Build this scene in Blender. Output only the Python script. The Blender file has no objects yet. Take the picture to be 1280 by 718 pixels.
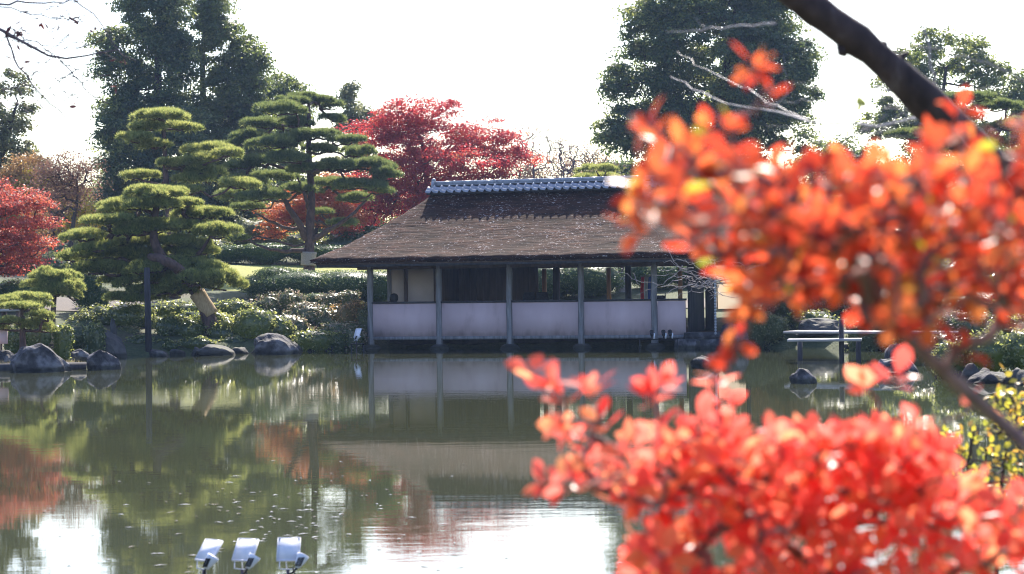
import bpy, bmesh, math, random
import numpy as np
from mathutils import Vector, Matrix

# ------------------------------------------------------------------ camera, world, sun, exposure
scene = bpy.context.scene
COL = scene.collection
F = 2489.0                      # focal length in photo pixels (1280 wide)
CAMH = 1.75
ROLL = 0.014
PITCH = -4.0 / F
SUN_EL, SUN_AZ = 45.0, 9.0     # degrees; azimuth to the right of the view direction

fwd = Vector((0, math.cos(PITCH), math.sin(PITCH)))
right = Vector((1, 0, 0))
up = right.cross(fwd)
right, up = (right * math.cos(ROLL) - up * math.sin(ROLL)), (up * math.cos(ROLL) + right * math.sin(ROLL))
cam_data = bpy.data.cameras.new('camera')
cam = bpy.data.objects.new('camera', cam_data)
COL.objects.link(cam)
M4 = Matrix.Identity(4)
for i in range(3):
    M4[i][0], M4[i][1], M4[i][2] = right[i], up[i], -fwd[i]
M4[2][3] = CAMH
cam.matrix_world = M4
cam_data.sensor_width = 36.0
cam_data.lens = 36.0 * F / 1280.0
cam_data.clip_start = 0.1
cam_data.clip_end = 2000
cam_data.dof.use_dof = True
cam_data.dof.focus_distance = 54.0
cam_data.dof.aperture_fstop = 5.0
scene.camera = cam

world = bpy.data.worlds.new('World')
scene.world = world
world.use_nodes = True
wn = world.node_tree
bg = wn.nodes['Background']
sky = wn.nodes.new('ShaderNodeTexSky')
sky.sky_type = 'NISHITA'
sky.sun_disc = False
sky.sun_elevation = math.radians(SUN_EL)
sky.sun_rotation = math.radians(SUN_AZ)
sky.altitude = 0
sky.air_density = 1.0
sky.dust_density = 1.6
sky.ozone_density = 1.0
hs = wn.nodes.new('ShaderNodeHueSaturation'); hs.inputs['Saturation'].default_value = 1.2; hs.inputs['Hue'].default_value = .515
wn.links.new(sky.outputs[0], hs.inputs['Color']); wn.links.new(hs.outputs[0], bg.inputs[0])
bg.inputs[1].default_value = 0.15

sl = bpy.data.lights.new('sun', 'SUN')
sl.energy = 5.0
sl.angle = math.radians(0.5)
sl.color = (1.0, 0.93, 0.83)
sun = bpy.data.objects.new('sun', sl)
COL.objects.link(sun)
e, a = math.radians(SUN_EL), math.radians(SUN_AZ)
to_sun = Vector((math.cos(e) * math.sin(a), math.cos(e) * math.cos(a), math.sin(e)))
sun.rotation_euler = to_sun.to_track_quat('Z', 'Y').to_euler()
sun.location = (40, 60, 60)

scene.view_settings.view_transform = 'Standard'
scene.view_settings.look = 'None'
scene.view_settings.exposure = 1.12
scene.view_settings.gamma = 1
try:
    scene.cycles.use_denoising = True
    scene.cycles.filter_width = 1.1
    scene.cycles.max_bounces = 8
    scene.cycles.transparent_max_bounces = 4
    scene.cycles.sample_clamp_indirect = 6.0
except Exception:
    pass

# ------------------------------------------------------------------ helpers
def P(px, py, Y):
    """world point that the photo shows at pixel px,py, at depth Y"""
    d = right * ((px - 640) / F) + up * (-(py - 359) / F) + fwd
    d = d * (Y / d.y)
    return np.array((d.x, d.y, d.z + CAMH))

def rngs(seed):
    return np.random.default_rng(seed)

def unit(v):
    return v / np.maximum(np.linalg.norm(v, axis=-1, keepdims=True), 1e-9)

class MB:
    """collects pieces of geometry and links them as ONE mesh object"""
    def __init__(s):
        s.v, s.f, s.t, s.n = [], [], [], 0
    def add(s, verts, faces, tint=0.5):
        verts = np.asarray(verts, float).reshape(-1, 3)
        if len(verts) == 0:
            return
        t = np.full(len(verts), tint) if np.isscalar(tint) else np.asarray(tint, float)
        if isinstance(faces, np.ndarray):
            s.f.append(faces + s.n)
        else:
            by = {}
            for f in faces:
                by.setdefault(len(f), []).append(f)
            for k in by:
                s.f.append(np.array(by[k], int) + s.n)
        s.v.append(verts); s.t.append(t); s.n += len(verts)
    def box(s, c, size, rz=0, tint=0.5, taper=1.0):
        x, y, z = np.array(size) / 2.0
        v = np.array([(-x, -y, -z), (x, -y, -z), (x, y, -z), (-x, y, -z), (-x*taper, -y*taper, z), (x*taper, -y*taper, z), (x*taper, y*taper, z), (-x*taper, y*taper, z)])
        if rz:
            cs, sn = math.cos(rz), math.sin(rz)
            v = v @ np.array([(cs, sn, 0), (-sn, cs, 0), (0, 0, 1)])
        s.add(v + np.array(c), [(0, 3, 2, 1), (4, 5, 6, 7), (0, 1, 5, 4), (1, 2, 6, 5), (2, 3, 7, 6), (3, 0, 4, 7)], tint)
    def span(s, lo, hi, tint=0.5):
        lo, hi = np.array(lo, float), np.array(hi, float)
        s.box((lo + hi) / 2, hi - lo, 0, tint)
    def tube(s, pts, rad, n=6, tint=0.5, cap=True):
        pts = np.asarray(pts, float); k = len(pts)
        rad = np.full(k, rad) if np.isscalar(rad) else np.asarray(rad, float)
        d = np.gradient(pts, axis=0); d = unit(d)
        ref = np.array((0.0, 0.0, 1.0)) if abs(d[:, 2]).mean() < 0.8 else np.array((1.0, 0.0, 0.0))
        a_ = unit(np.cross(d, ref)); b_ = np.cross(d, a_)
        an = np.linspace(0, 2 * math.pi, n, endpoint=False)
        ring = (a_[:, None] * np.cos(an)[None, :, None] + b_[:, None] * np.sin(an)[None, :, None]) * rad[:, None, None] + pts[:, None]
        i = np.arange(k - 1)[:, None] * n; j = np.arange(n)[None]; j2 = (j + 1) % n
        fc = np.stack([i + j, i + j2, i + n + j2, i + n + j], -1).reshape(-1, 4)
        v = ring.reshape(-1, 3)
        s.add(v, fc, tint)
        if cap:
            s.f.append(np.array([list(range(n))[::-1]]) + s.n - k * n)
            s.f.append(np.array([[(k - 1) * n + q for q in range(n)]]) + s.n - k * n)
    def lathe(s, c, prof, n=16, tint=0.5):
        """prof: list of (radius, z)"""
        prof = np.asarray(prof, float); k = len(prof)
        an = np.linspace(0, 2 * math.pi, n, endpoint=False)
        v = np.stack([prof[:, 0:1] * np.cos(an), prof[:, 0:1] * np.sin(an), np.repeat(prof[:, 1:2], n, 1)], -1).reshape(-1, 3) + np.array(c)
        i = np.arange(k - 1)[:, None] * n; j = np.arange(n)[None]; j2 = (j + 1) % n
        s.add(v, np.stack([i + j, i + j2, i + n + j2, i + n + j], -1).reshape(-1, 4), tint)
        s.f.append(np.array([list(range(n))[::-1]]) + s.n - k * n)
        s.f.append(np.array([[(k - 1) * n + q for q in range(n)]]) + s.n - k * n)
    def leaves(s, C, N, ln, wd, rng, tint=None, fold=0.12):
        """small 4-point leaves at C facing N"""
        n = len(C)
        if n == 0: return
        N = unit(N); r = rng.normal(size=(n, 3)); T = unit(np.cross(N, r)); B = np.cross(N, T)
        ln = np.broadcast_to(ln, (n,))[:, None] * rng.uniform(.7, 1.25, (n, 1)); wd = np.broadcast_to(wd, (n,))[:, None] * rng.uniform(.75, 1.2, (n, 1))
        v = np.stack([C - T * ln / 2, C + B * wd / 2 + N * wd * fold, C + T * ln / 2, C - B * wd / 2 + N * wd * fold], 1).reshape(-1, 3)
        tt = rng.uniform(0, 1, n) if tint is None else tint
        s.add(v, np.arange(n * 4).reshape(-1, 4), np.repeat(tt, 4))
    def blades(s, C, D, ln, wd, rng, tint=None):
        """thin triangles (needles, grass) from C along D"""
        n = len(C)
        D = unit(D); S = unit(np.cross(D, rng.normal(size=(n, 3)))) * (wd * rng.uniform(.7, 1.3, (n, 1)))
        L = D * (ln * rng.uniform(.7, 1.2, (n, 1)))
        v = np.stack([C - S / 2, C + S / 2, C + L], 1).reshape(-1, 3)
        tt = rng.uniform(0, 1, n) if tint is None else tint
        s.add(v, np.arange(n * 3).reshape(-1, 3), np.repeat(tt, 3))
    def big_leaves(s, C, T, N, ln, rng, wr=0.55, tint=None):
        """well-shaped ovate leaves with a folded, bent blade: base at C, direction T, face N"""
        n = len(C)
        if n == 0: return
        T = unit(T); N = unit(N - T * (N * T).sum(1, keepdims=True)); B = np.cross(T, N)
        st = np.array([0, .12, .35, .6, .82, 1.0]); w = np.array([.06, .12, .72, 1.0, .66, .03])
        L = np.broadcast_to(ln, (n,)) * rng.uniform(.75, 1.2, n)
        W = L * wr * rng.uniform(.8, 1.15, n) / 2; bend = rng.uniform(-.25, .3, n) * L; fd = rng.uniform(.05, .4, n)
        rows = []
        for k in range(6):
            mid = C + T * (L * st[k])[:, None] + N * (bend * st[k] ** 2)[:, None]
            hw = (W * w[k])[:, None]
            rows += [mid + B * hw + N * hw * fd[:, None], mid, mid - B * hw + N * hw * fd[:, None]]
        v = np.stack(rows, 1).reshape(-1, 3)
        q = []
        for k in range(5):
            q += [(k*3, k*3+1, k*3+4, k*3+3), (k*3+1, k*3+2, k*3+5, k*3+4)]
        fc = (np.arange(n)[:, None, None] * 18 + np.array(q)[None]).reshape(-1, 4)
        tt = rng.uniform(0, 1, n) if tint is None else tint
        s.add(v, fc, np.repeat(tt, 18))
    def build(s, name, mat, parent=None, origin=(0, 0, 0), smooth=False):
        v = np.concatenate(s.v) - np.array(origin, float)
        me = bpy.data.meshes.new(name)
        me.vertices.add(len(v)); me.vertices.foreach_set('co', v.ravel().astype(np.float32))
        tot = np.concatenate([np.full(len(f), f.shape[1]) for f in s.f])
        idx = np.concatenate([f.ravel() for f in s.f])
        me.loops.add(len(idx)); me.loops.foreach_set('vertex_index', idx.astype(np.int32))
        me.polygons.add(len(tot))
        me.polygons.foreach_set('loop_start', np.concatenate([[0], np.cumsum(tot)[:-1]]).astype(np.int32))
        me.polygons.foreach_set('loop_total', tot.astype(np.int32))
        at = me.attributes.new('tint', 'FLOAT', 'POINT')
        at.data.foreach_set('value', np.concatenate(s.t).astype(np.float32))
        if smooth:
            me.polygons.foreach_set('use_smooth', np.ones(len(tot), bool))
        me.update(calc_edges=True); me.validate()
        me.materials.append(mat)
        o = bpy.data.objects.new(name, me)
        COL.objects.link(o)
        if parent is not None: o.parent = parent
        return o

def tag(o, label=None, cat=None, group=None, kind=None):
    if label: o['label'] = label
    if cat: o['category'] = cat
    if group: o['group'] = group
    if kind: o['kind'] = kind
    return o

def thing(name, label, cat, loc=(0, 0, 0), group=None, rz=0):
    o = bpy.data.objects.new(name, None)
    o.empty_display_size = 0.3
    COL.objects.link(o)
    o.location = [float(c) for c in loc]; o.rotation_euler = (0, 0, rz)
    return tag(o, label, cat, group)

# ------------------------------------------------------------------ materials
def mat_new(name):
    m = bpy.data.materials.new(name); m.use_nodes = True
    nt = m.node_tree
    return m, nt, nt.nodes['Principled BSDF'], nt.nodes['Material Output']

def noise(nt, scale, detail=4, stretch=None, coord='Object', rough=.55):
    tc = nt.nodes.new('ShaderNodeTexCoord'); n = nt.nodes.new('ShaderNodeTexNoise')
    n.inputs['Scale'].default_value = scale; n.inputs['Detail'].default_value = detail; n.inputs['Roughness'].default_value = rough
    src = tc.outputs[coord]
    if stretch:
        mp = nt.nodes.new('ShaderNodeMapping'); mp.inputs['Scale'].default_value = stretch
        nt.links.new(src, mp.inputs[0]); src = mp.outputs[0]
    nt.links.new(src, n.inputs['Vector'])
    return n

def ramp(nt, fac, stops):
    r = nt.nodes.new('ShaderNodeValToRGB'); el = r.color_ramp.elements
    while len(el) < len(stops): el.new(0.5)
    for e_, (p_, c_) in zip(el, stops):
        e_.position = p_; e_.color = (*c_, 1) if len(c_) == 3 else c_
    nt.links.new(fac, r.inputs[0])
    return r

def bump(nt, bsdf, fac, strength=.4, dist=.02):
    b = nt.nodes.new('ShaderNodeBump'); b.inputs['Strength'].default_value = strength; b.inputs['Distance'].default_value = dist
    nt.links.new(fac, b.inputs['Height']); nt.links.new(b.outputs[0], bsdf.inputs['Normal'])
    return b

def surf(name, stops, scale=6, rough=.7, bmp=.4, bdist=.02, stretch=None, spec=.3, detail=5):
    m, nt, b, o = mat_new(name)
    n = noise(nt, scale, detail, stretch)
    r = ramp(nt, n.outputs[0], stops)
    nt.links.new(r.outputs[0], b.inputs['Base Color'])
    b.inputs['Roughness'].default_value = rough; b.inputs['Specular IOR Level'].default_value = spec
    if bmp: bump(nt, b, n.outputs[0], bmp, bdist)
    return m

def leaf(name, stops, trans=.35, rough=.45, spec=.4, tcol=None):
    """leaf surface: colour by the leaf's own tint, part of the light passes through"""
    m, nt, b, o = mat_new(name)
    at = nt.nodes.new('ShaderNodeAttribute'); at.attribute_name = 'tint'
    r = ramp(nt, at.outputs['Fac'], stops)
    nt.links.new(r.outputs[0], b.inputs['Base Color'])
    b.inputs['Roughness'].default_value = rough; b.inputs['Specular IOR Level'].default_value = spec
    tr = nt.nodes.new('ShaderNodeBsdfTranslucent'); mx = nt.nodes.new('ShaderNodeMixShader'); mx.inputs[0].default_value = trans
    if tcol:
        r2 = ramp(nt, at.outputs['Fac'], tcol); nt.links.new(r2.outputs[0], tr.inputs[0])
    else:
        nt.links.new(r.outputs[0], tr.inputs[0])
    nt.links.new(b.outputs[0], mx.inputs[1]); nt.links.new(tr.outputs[0], mx.inputs[2]); nt.links.new(mx.outputs[0], o.inputs[0])
    return m

M = {}
M['evergreen'] = leaf('evergreen_leaf', [(0, (.045, .075, .04)), (.55, (.075, .115, .05)), (1, (.17, .19, .07))], .45, .4, .3, [(0, (.14, .2, .05)), (.6, (.3, .36, .08)), (1, (.6, .6, .16))])
M['evergreen2'] = leaf('evergreen_leaf_blue', [(0, (.04, .075, .05)), (.6, (.07, .115, .06)), (1, (.2, .22, .08))], .46, .4, .3, [(0, (.12, .19, .06)), (.6, (.28, .34, .09)), (1, (.75, .75, .2))])  # palest tints put sunlit spots of the crown into the leaf colour
M['camphor'] = leaf('pale_leaf', [(0, (.12, .15, .06)), (1, (.34, .33, .14))], .5, .45, .4)
M['pine'] = leaf('pine_needle', [(0, (.06, .1, .04)), (.5, (.19, .235, .08)), (1, (.42, .42, .14))], .52, .5, .3, [(0, (.22, .3, .08)), (1, (.8, .76, .24))])
M['pine_blue'] = leaf('pine_needle_dark', [(0, (.042, .075, .044)), (.6, (.125, .18, .08)), (1, (.25, .29, .11))], .48, .5, .3, [(0, (.13, .2, .06)), (1, (.42, .44, .14))])
M['maple'] = leaf('maple_leaf_red', [(0, (.12, .03, .045)), (.35, (.24, .05, .06)), (.75, (.36, .07, .06)), (1, (.42, .14, .08))], .5, .5, .3, [(0, (.35, .03, .06)), (.4, (.7, .06, .08)), (.8, (.85, .1, .07)), (1, (.85, .3, .1))])
M['maple_orange'] = leaf('maple_leaf_orange', [(0, (.35, .06, .03)), (1, (.45, .2, .07))], .5, .5, .3, [(0, (.75, .12, .05)), (1, (.8, .38, .12))])
M['dry'] = leaf('dry_leaf', [(0, (.2, .10, .08)), (.6, (.3, .16, .11)), (1, (.4, .27, .14))], .4, .6, .2)
M['yellow'] = leaf('yellow_leaf', [(0, (.22, .24, .04)), (.6, (.5, .36, .05)), (1, (.55, .26, .05))], .45, .4, .5, [(0, (.5, .55, .06)), (.6, (.8, .62, .08)), (1, (.85, .4, .08))])
M['shrub'] = leaf('shrub_leaf', [(0, (.03, .055, .02)), (.5, (.11, .16, .055)), (.85, (.3, .32, .12)), (1, (.5, .47, .24))], .48, .2, .9, [(0, (.2, .28, .06)), (1, (.75, .72, .22))])  # palest tints put bright glints into the leaf colour
M['hedge'] = leaf('hedge_leaf', [(0, (.05, .1, .04)), (.6, (.12, .18, .055)), (1, (.26, .29, .1))], .48, .4, .3)
M['mixed'] = leaf('mixed_leaf', [(0, (.07, .1, .04)), (.45, (.2, .22, .08)), (.7, (.4, .28, .2)), (1, (.55, .44, .28))], .35, .3, .6)
M['rust'] = leaf('rust_leaf', [(0, (.14, .16, .05)), (.4, (.48, .28, .12)), (1, (.65, .4, .11))], .4, .4, .4)
M['fgorange'] = leaf('shrub_leaf_orange', [(0, (.1, .022, .014)), (.3, (.3, .04, .02)), (.6, (.5, .08, .035)), (.95, (.58, .15, .05)), (.98, (.45, .36, .06)), (1, (.35, .36, .06))], .6, .36, .32,
                     [(0, (.35, .04, .02)), (.3, (.8, .08, .04)), (.6, (.93, .16, .06)), (.95, (.95, .3, .08)), (.985, (.6, .5, .06)), (1, (.5, .55, .06))])
M['fgred'] = leaf('shrub_leaf_red', [(0, (.7, .055, .04)), (.5, (.82, .10, .065)), (1, (.85, .24, .08))], .68, .3, .4,
                  [(0, (.95, .09, .07)), (.5, (.99, .22, .17)), (1, (.99, .4, .18))])
M['bark'] = surf('bark', [(.3, (.035, .026, .024)), (.7, (.11, .08, .07))], 9, .85, .8, .03, (1, 1, .25))
M['pinebark'] = surf('pine_bark', [(.3, (.045, .028, .025)), (.7, (.15, .09, .075))], 10, .85, .9, .03, (1, 1, .5))
M['fgbark'] = surf('smooth_bark', [(.3, (.024, .015, .015)), (.62, (.07, .045, .043)), (.8, (.14, .11, .105))], 16, .75, .9, .012, (1, 1, .5))
M['twig'] = surf('twig_bark', [(.3, (.2, .16, .15)), (.7, (.42, .37, .36))], 20, .4, .3, .005, None, .5)
M['twigdark'] = surf('twig_dark', [(.3, (.09, .06, .07)), (.7, (.2, .15, .16))], 20, .5, .3, .005)
M['rock'] = surf('stone', [(.36, (.018, .017, .02)), (.5, (.06, .055, .06)), (.66, (.2, .19, .195))], 3.4, .8, 1.0, .09, None, .35, 9)
M['rockdark'] = surf('stone_dark', [(.3, (.035, .034, .034)), (.7, (.12, .11, .1))], 3.0, .8, .9, .06, None, .3, 9)
M['straw'] = surf('straw_mat', [(.3, (.34, .22, .11)), (.7, (.55, .4, .22))], 40, .8, .6, .01, (1, 1, .15))
M['cloth'] = surf('burlap', [(.3, (.26, .22, .19)), (.7, (.4, .35, .3))], 30, .9, .4, .01)
M['post'] = surf('weathered_post', [(.3, (.13, .125, .13)), (.7, (.3, .29, .3))], 14, .75, .5, .01, (1, 1, .12))
M['darkpost'] = surf('dark_post', [(.3, (.028, .026, .03)), (.7, (.06, .056, .06))], 14, .8, .5, .01, (1, 1, .12))
M['wood'] = surf('brown_wood', [(.3, (.06, .036, .026)), (.7, (.13, .08, .055))], 8, .7, .4, .01, (1, 1, .15))
M['sunlitwood'] = surf('sunlit_post', [(.3, (.3, .15, .07)), (.7, (.46, .25, .12))], 10, .6, .3, .01, (1, 1, .12))  # orange tone puts the sun on the rear posts into their colour
M['plaster'] = surf('white_plaster', [(.28, (.5, .36, .36)), (.42, (.63, .465, .475)), (.7, (.68, .515, .525))], 2.6, .85, .15, .004, (1, 1, .35), .2, 8)
M['cream'] = surf('cream_plaster', [(.3, (.5, .4, .36)), (.7, (.58, .47, .42))], 2.2, .85, .15, .004)
M['tile'] = surf('grey_roof_tile', [(.3, (.2, .21, .24)), (.7, (.36, .37, .41))], 7, .32, .25, .006, None, .6)
M['white'] = surf('white_metal', [(.3, (.74, .74, .78)), (.7, (.82, .82, .86))], 12, .35, .05, .002, None, .5)
M['black'] = surf('black_metal', [(.3, (.012, .012, .014)), (.7, (.03, .03, .034))], 12, .5, .1, .002)
M['steel'] = surf('galvanised_steel', [(.3, (.35, .35, .37)), (.7, (.5, .5, .52))], 20, .35, .1, .002, None, .6)
M['skin'] = surf('skin', [(.3, (.45, .27, .19)), (.7, (.52, .33, .24))], 8, .55, .05, .002)
M['hair'] = surf('black_hair', [(.3, (.008, .008, .01)), (.7, (.02, .018, .018))], 40, .45, .5, .01)
M['darkcloth'] = surf('dark_cloth', [(.3, (.015, .015, .02)), (.7, (.04, .04, .05))], 20, .9, .3, .005)
M['redcloth'] = surf('red_cloth', [(.3, (.5, .03, .04)), (.7, (.62, .05, .06))], 20, .85, .3, .005)
M['bluecloth'] = surf('blue_cloth', [(.3, (.04, .08, .36)), (.7, (.06, .12, .46))], 20, .85, .3, .005)
M['whitecloth'] = surf('white_cloth', [(.3, (.7, .7, .72)), (.7, (.8, .8, .82))], 20, .85, .3, .005)
M['deck'] = surf('grey_planks', [(.3, (.28, .26, .25)), (.7, (.5, .47, .45))], 9, .4, .3, .01, (.15, 1, 1), .5)
M['gravel'] = surf('gravel', [(.3, (.11, .095, .08)), (.7, (.2, .175, .15))], 30, .9, .8, .03)
M['lawn'] = surf('lawn', [(.3, (.22, .24, .06)), (.7, (.34, .34, .1))], 9, .9, .9, .06)

# ground: mossy grass breaking into bare earth
m, nt, b, o = mat_new('mossy_ground')
n1 = noise(nt, .35, 5); n2 = noise(nt, 14, 6)
mx = nt.nodes.new('ShaderNodeMix'); mx.data_type = 'RGBA'
r1 = ramp(nt, n2.outputs[0], [(.3, (.035, .05, .015)), (.7, (.08, .095, .03))]); r2 = ramp(nt, n2.outputs[0], [(.3, (.06, .05, .03)), (.7, (.13, .11, .065))])
rf = ramp(nt, n1.outputs[0], [(.55, (0, 0, 0)), (.7, (1, 1, 1))])
nt.links.new(rf.outputs[0], mx.inputs[0]); nt.links.new(r1.outputs[0], mx.inputs[6]); nt.links.new(r2.outputs[0], mx.inputs[7])
nt.links.new(mx.outputs[2], b.inputs['Base Color']); b.inputs['Roughness'].default_value = .9
bump(nt, b, n2.outputs[0], .8, .05)
M['ground'] = m

# thatch / bark roof: fine courses along the eave, pale lichen flecks
m, nt, b, o = mat_new('bark_thatch')
n1 = noise(nt, 9, 6, (.18, 1, 1)); n2 = noise(nt, 1.1, 4); n3 = noise(nt, 26, 3, (.45, 1, 1), rough=.75)
r1 = ramp(nt, n1.outputs[0], [(.28, (.010, .0035, .0022)), (.5, (.036, .0135, .0075)), (.74, (.085, .037, .022))])
r2 = ramp(nt, n2.outputs[0], [(.3, (.6, .66, .62)), (.5, (1, .95, .9)), (.7, (1.35, 1.12, .95))])
mu = nt.nodes.new('ShaderNodeMix'); mu.data_type = 'RGBA'; mu.blend_type = 'MULTIPLY'; mu.inputs[0].default_value = 1
nt.links.new(r1.outputs[0], mu.inputs[6]); nt.links.new(r2.outputs[0], mu.inputs[7])
ml = nt.nodes.new('ShaderNodeMix'); ml.data_type = 'RGBA'
add = nt.nodes.new('ShaderNodeMath'); add.operation = 'MULTIPLY_ADD'
nt.links.new(n2.outputs[0], add.inputs[0]); add.inputs[1].default_value = .25; nt.links.new(n3.outputs[0], add.inputs[2])
rl = ramp(nt, add.outputs[0], [(.735, (0, 0, 0)), (.81, (.9, .9, .9))])
nt.links.new(rl.outputs[0], ml.inputs[0]); nt.links.new(mu.outputs[2], ml.inputs[6]); ml.inputs[7].default_value = (.6, .55, .53, 1)
nt.links.new(ml.outputs[2], b.inputs['Base Color']); b.inputs['Roughness'].default_value = .85; b.inputs['Specular IOR Level'].default_value = .1
bump(nt, b, n1.outputs[0], .9, .035)
M['thatch'] = m

# pond water
m, nt, b, o = mat_new('pond_water')
b.inputs['Base Color'].default_value = (.05, .056, .03, 1); b.inputs['Roughness'].default_value = 0.0
b.inputs['IOR'].default_value = 1.333
nA = noise(nt, 2.0, 5, (.5, 1.5, 1)); nB = noise(nt, 9, 4, (.75, 1.3, 1)); nC = noise(nt, .12, 2)
rc = ramp(nt, nC.outputs[0], [(.42, (.25, .25, .25)), (.6, (1, 1, 1))])
sm = nt.nodes.new('ShaderNodeMath'); sm.operation = 'MULTIPLY_ADD'
nt.links.new(nB.outputs[0], sm.inputs[0]); sm.inputs[1].default_value = .22; nt.links.new(nA.outputs[0], sm.inputs[2])
s2 = nt.nodes.new('ShaderNodeMath'); s2.operation = 'MULTIPLY'; nt.links.new(sm.outputs[0], s2.inputs[0]); nt.links.new(rc.outputs[0], s2.inputs[1])
bump(nt, b, s2.outputs[0], .5, .0032)
M['water'] = m

# water-soaked leaves lying flat on the pond
m, nt, b, o = mat_new('wet_leaf'); b.inputs['Base Color'].default_value = (.34, .3, .26, 1); b.inputs['Roughness'].default_value = .12; b.inputs['Specular IOR Level'].default_value = .9
M['wetleaf'] = m

# dark wet band where stones stand in the pond
for key in ('rock', 'rockdark'):
    nt = M[key].node_tree; b = nt.nodes['Principled BSDF']; lk = b.inputs['Base Color'].links[0]; src = lk.from_socket
    ge = nt.nodes.new('ShaderNodeNewGeometry'); sx = nt.nodes.new('ShaderNodeSeparateXYZ'); nt.links.new(ge.outputs['Position'], sx.inputs[0])
    nz = noise(nt, 5, 3); ad = nt.nodes.new('ShaderNodeMath'); ad.operation = 'MULTIPLY_ADD'; nt.links.new(nz.outputs[0], ad.inputs[0]); ad.inputs[1].default_value = -.12; nt.links.new(sx.outputs[2], ad.inputs[2])
    rw = ramp(nt, ad.outputs[0], [(.0, (.35, .36, .3)), (.06, (1, 1, 1))]); mu = nt.nodes.new('ShaderNodeMix'); mu.data_type = 'RGBA'; mu.blend_type = 'MULTIPLY'; mu.inputs[0].default_value = 1
    # moss on the upper faces
    nm = noise(nt, 2.4, 5); sn = nt.nodes.new('ShaderNodeSeparateXYZ'); nt.links.new(ge.outputs['Normal'], sn.inputs[0])
    mm = nt.nodes.new('ShaderNodeMath'); mm.operation = 'MULTIPLY'; nt.links.new(nm.outputs[0], mm.inputs[0]); nt.links.new(sn.outputs[2], mm.inputs[1])
    rm = ramp(nt, mm.outputs[0], [(.42, (0, 0, 0)), (.55, (.6, .6, .6))]); mo = nt.nodes.new('ShaderNodeMix'); mo.data_type = 'RGBA'
    nt.links.new(rm.outputs[0], mo.inputs[0]); nt.links.new(src, mo.inputs[6]); mo.inputs[7].default_value = (.1, .1, .045, 1)
    nt.links.new(mo.outputs[2], mu.inputs[6]); nt.links.new(rw.outputs[0], mu.inputs[7]); nt.links.new(mu.outputs[2], b.inputs['Base Color'])
M['dryleaf'] = leaf('curled_dry_leaf', [(0, (.07, .035, .045)), (.8, (.12, .05, .055)), (1, (.4, .07, .05))], .25, .6, .2)

M['screen'] = leaf('cream_cloth', [(0, (.5, .42, .32)), (1, (.55, .47, .36))], .55, .8, .1)

M['maple_dusty'] = leaf('maple_leaf_rusty', [(0, (.16, .06, .06)), (.5, (.3, .09, .08)), (1, (.42, .15, .08))], .45, .5, .3, [(0, (.4, .1, .1)), (.5, (.75, .13, .09)), (1, (.85, .3, .12))])
# rain splash and drip stains along the foot of the plaster
nt = M['plaster'].node_tree; b = nt.nodes['Principled BSDF']; src = b.inputs['Base Color'].links[0].from_socket
tc = nt.nodes.new('ShaderNodeTexCoord'); sx = nt.nodes.new('ShaderNodeSeparateXYZ'); nt.links.new(tc.outputs['Object'], sx.inputs[0])
ns = noise(nt, 5, 6, (1, 1, .12)); ad = nt.nodes.new('ShaderNodeMath'); ad.operation = 'MULTIPLY_ADD'; nt.links.new(ns.outputs[0], ad.inputs[0]); ad.inputs[1].default_value = -.5; nt.links.new(sx.outputs[2], ad.inputs[2])
rs = ramp(nt, ad.outputs[0], [(.06, (.7, .69, .66)), (.24, (1, 1, 1))]); mu = nt.nodes.new('ShaderNodeMix'); mu.data_type = 'RGBA'; mu.blend_type = 'MULTIPLY'; mu.inputs[0].default_value = 1
nt.links.new(src, mu.inputs[6]); nt.links.new(rs.outputs[0], mu.inputs[7]); nt.links.new(mu.outputs[2], b.inputs['Base Color'])

M['stem'] = surf('shrub_stem', [(.3, (.13, .08, .07)), (.7, (.3, .2, .18))], 30, .6, .5, .004, (1, 1, .5))
# ------------------------------------------------------------------ the pond, the ground
TH = math.radians(16.0)
PX0, PY0 = -3.92, 55.0
UX, UY = math.cos(TH), -math.sin(TH)
VX, VY = math.sin(TH), math.cos(TH)
def pav(u, v, z=0.0):
    return np.array((PX0 + u * UX + v * VX, PY0 + u * UY + v * VY, z))
SHORE = np.array([(-60, 5), (-30, 4.2), (-8, 4.6), (-1, 4.9), (1.2, 5.6), (2.2, 7.6), (3.4, 11), (6.2, 20), (8.0, 28), (8.3, 32.5), (7.6, 36), (8.4, 39.5),
                  (10.4, 43), (10.6, 47), (8.2, 50.3), tuple(pav(9.6, 0.6)[:2]), tuple(pav(8.6, 1.2)[:2]), tuple(pav(0.2, 1.4)[:2]), (-4.9, 54.6), (-6.6, 53.2), (-9.4, 52.8),
                  (-11.0, 52.3), (-11.4, 47.5), (-9.3, 44.6), (-10.5, 43.7), (-14, 43.4), (-22, 42.6), (-60, 41)], float)
def shore_dist(x, y):
    """distance inland (negative over the pond)"""
    p = np.stack([np.asarray(x, float).ravel(), np.asarray(y, float).ravel()], 1)
    a_, b_ = SHORE, np.roll(SHORE, -1, 0)
    best = np.full(len(p), 1e9); inside = np.zeros(len(p), bool)
    for q0, q1 in zip(a_, b_):
        d = q1 - q0; t = np.clip(((p - q0) @ d) / (d @ d), 0, 1)
        best = np.minimum(best, np.linalg.norm(p - (q0 + t[:, None] * d), axis=1))
        c = ((q0[1] > p[:, 1]) != (q1[1] > p[:, 1])) & (p[:, 0] < (q1[0] - q0[0]) * (p[:, 1] - q0[1]) / (q1[1] - q0[1] + 1e-12) + q0[0])
        inside ^= c
    return np.where(inside, -best, best).reshape(np.shape(x))
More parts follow.
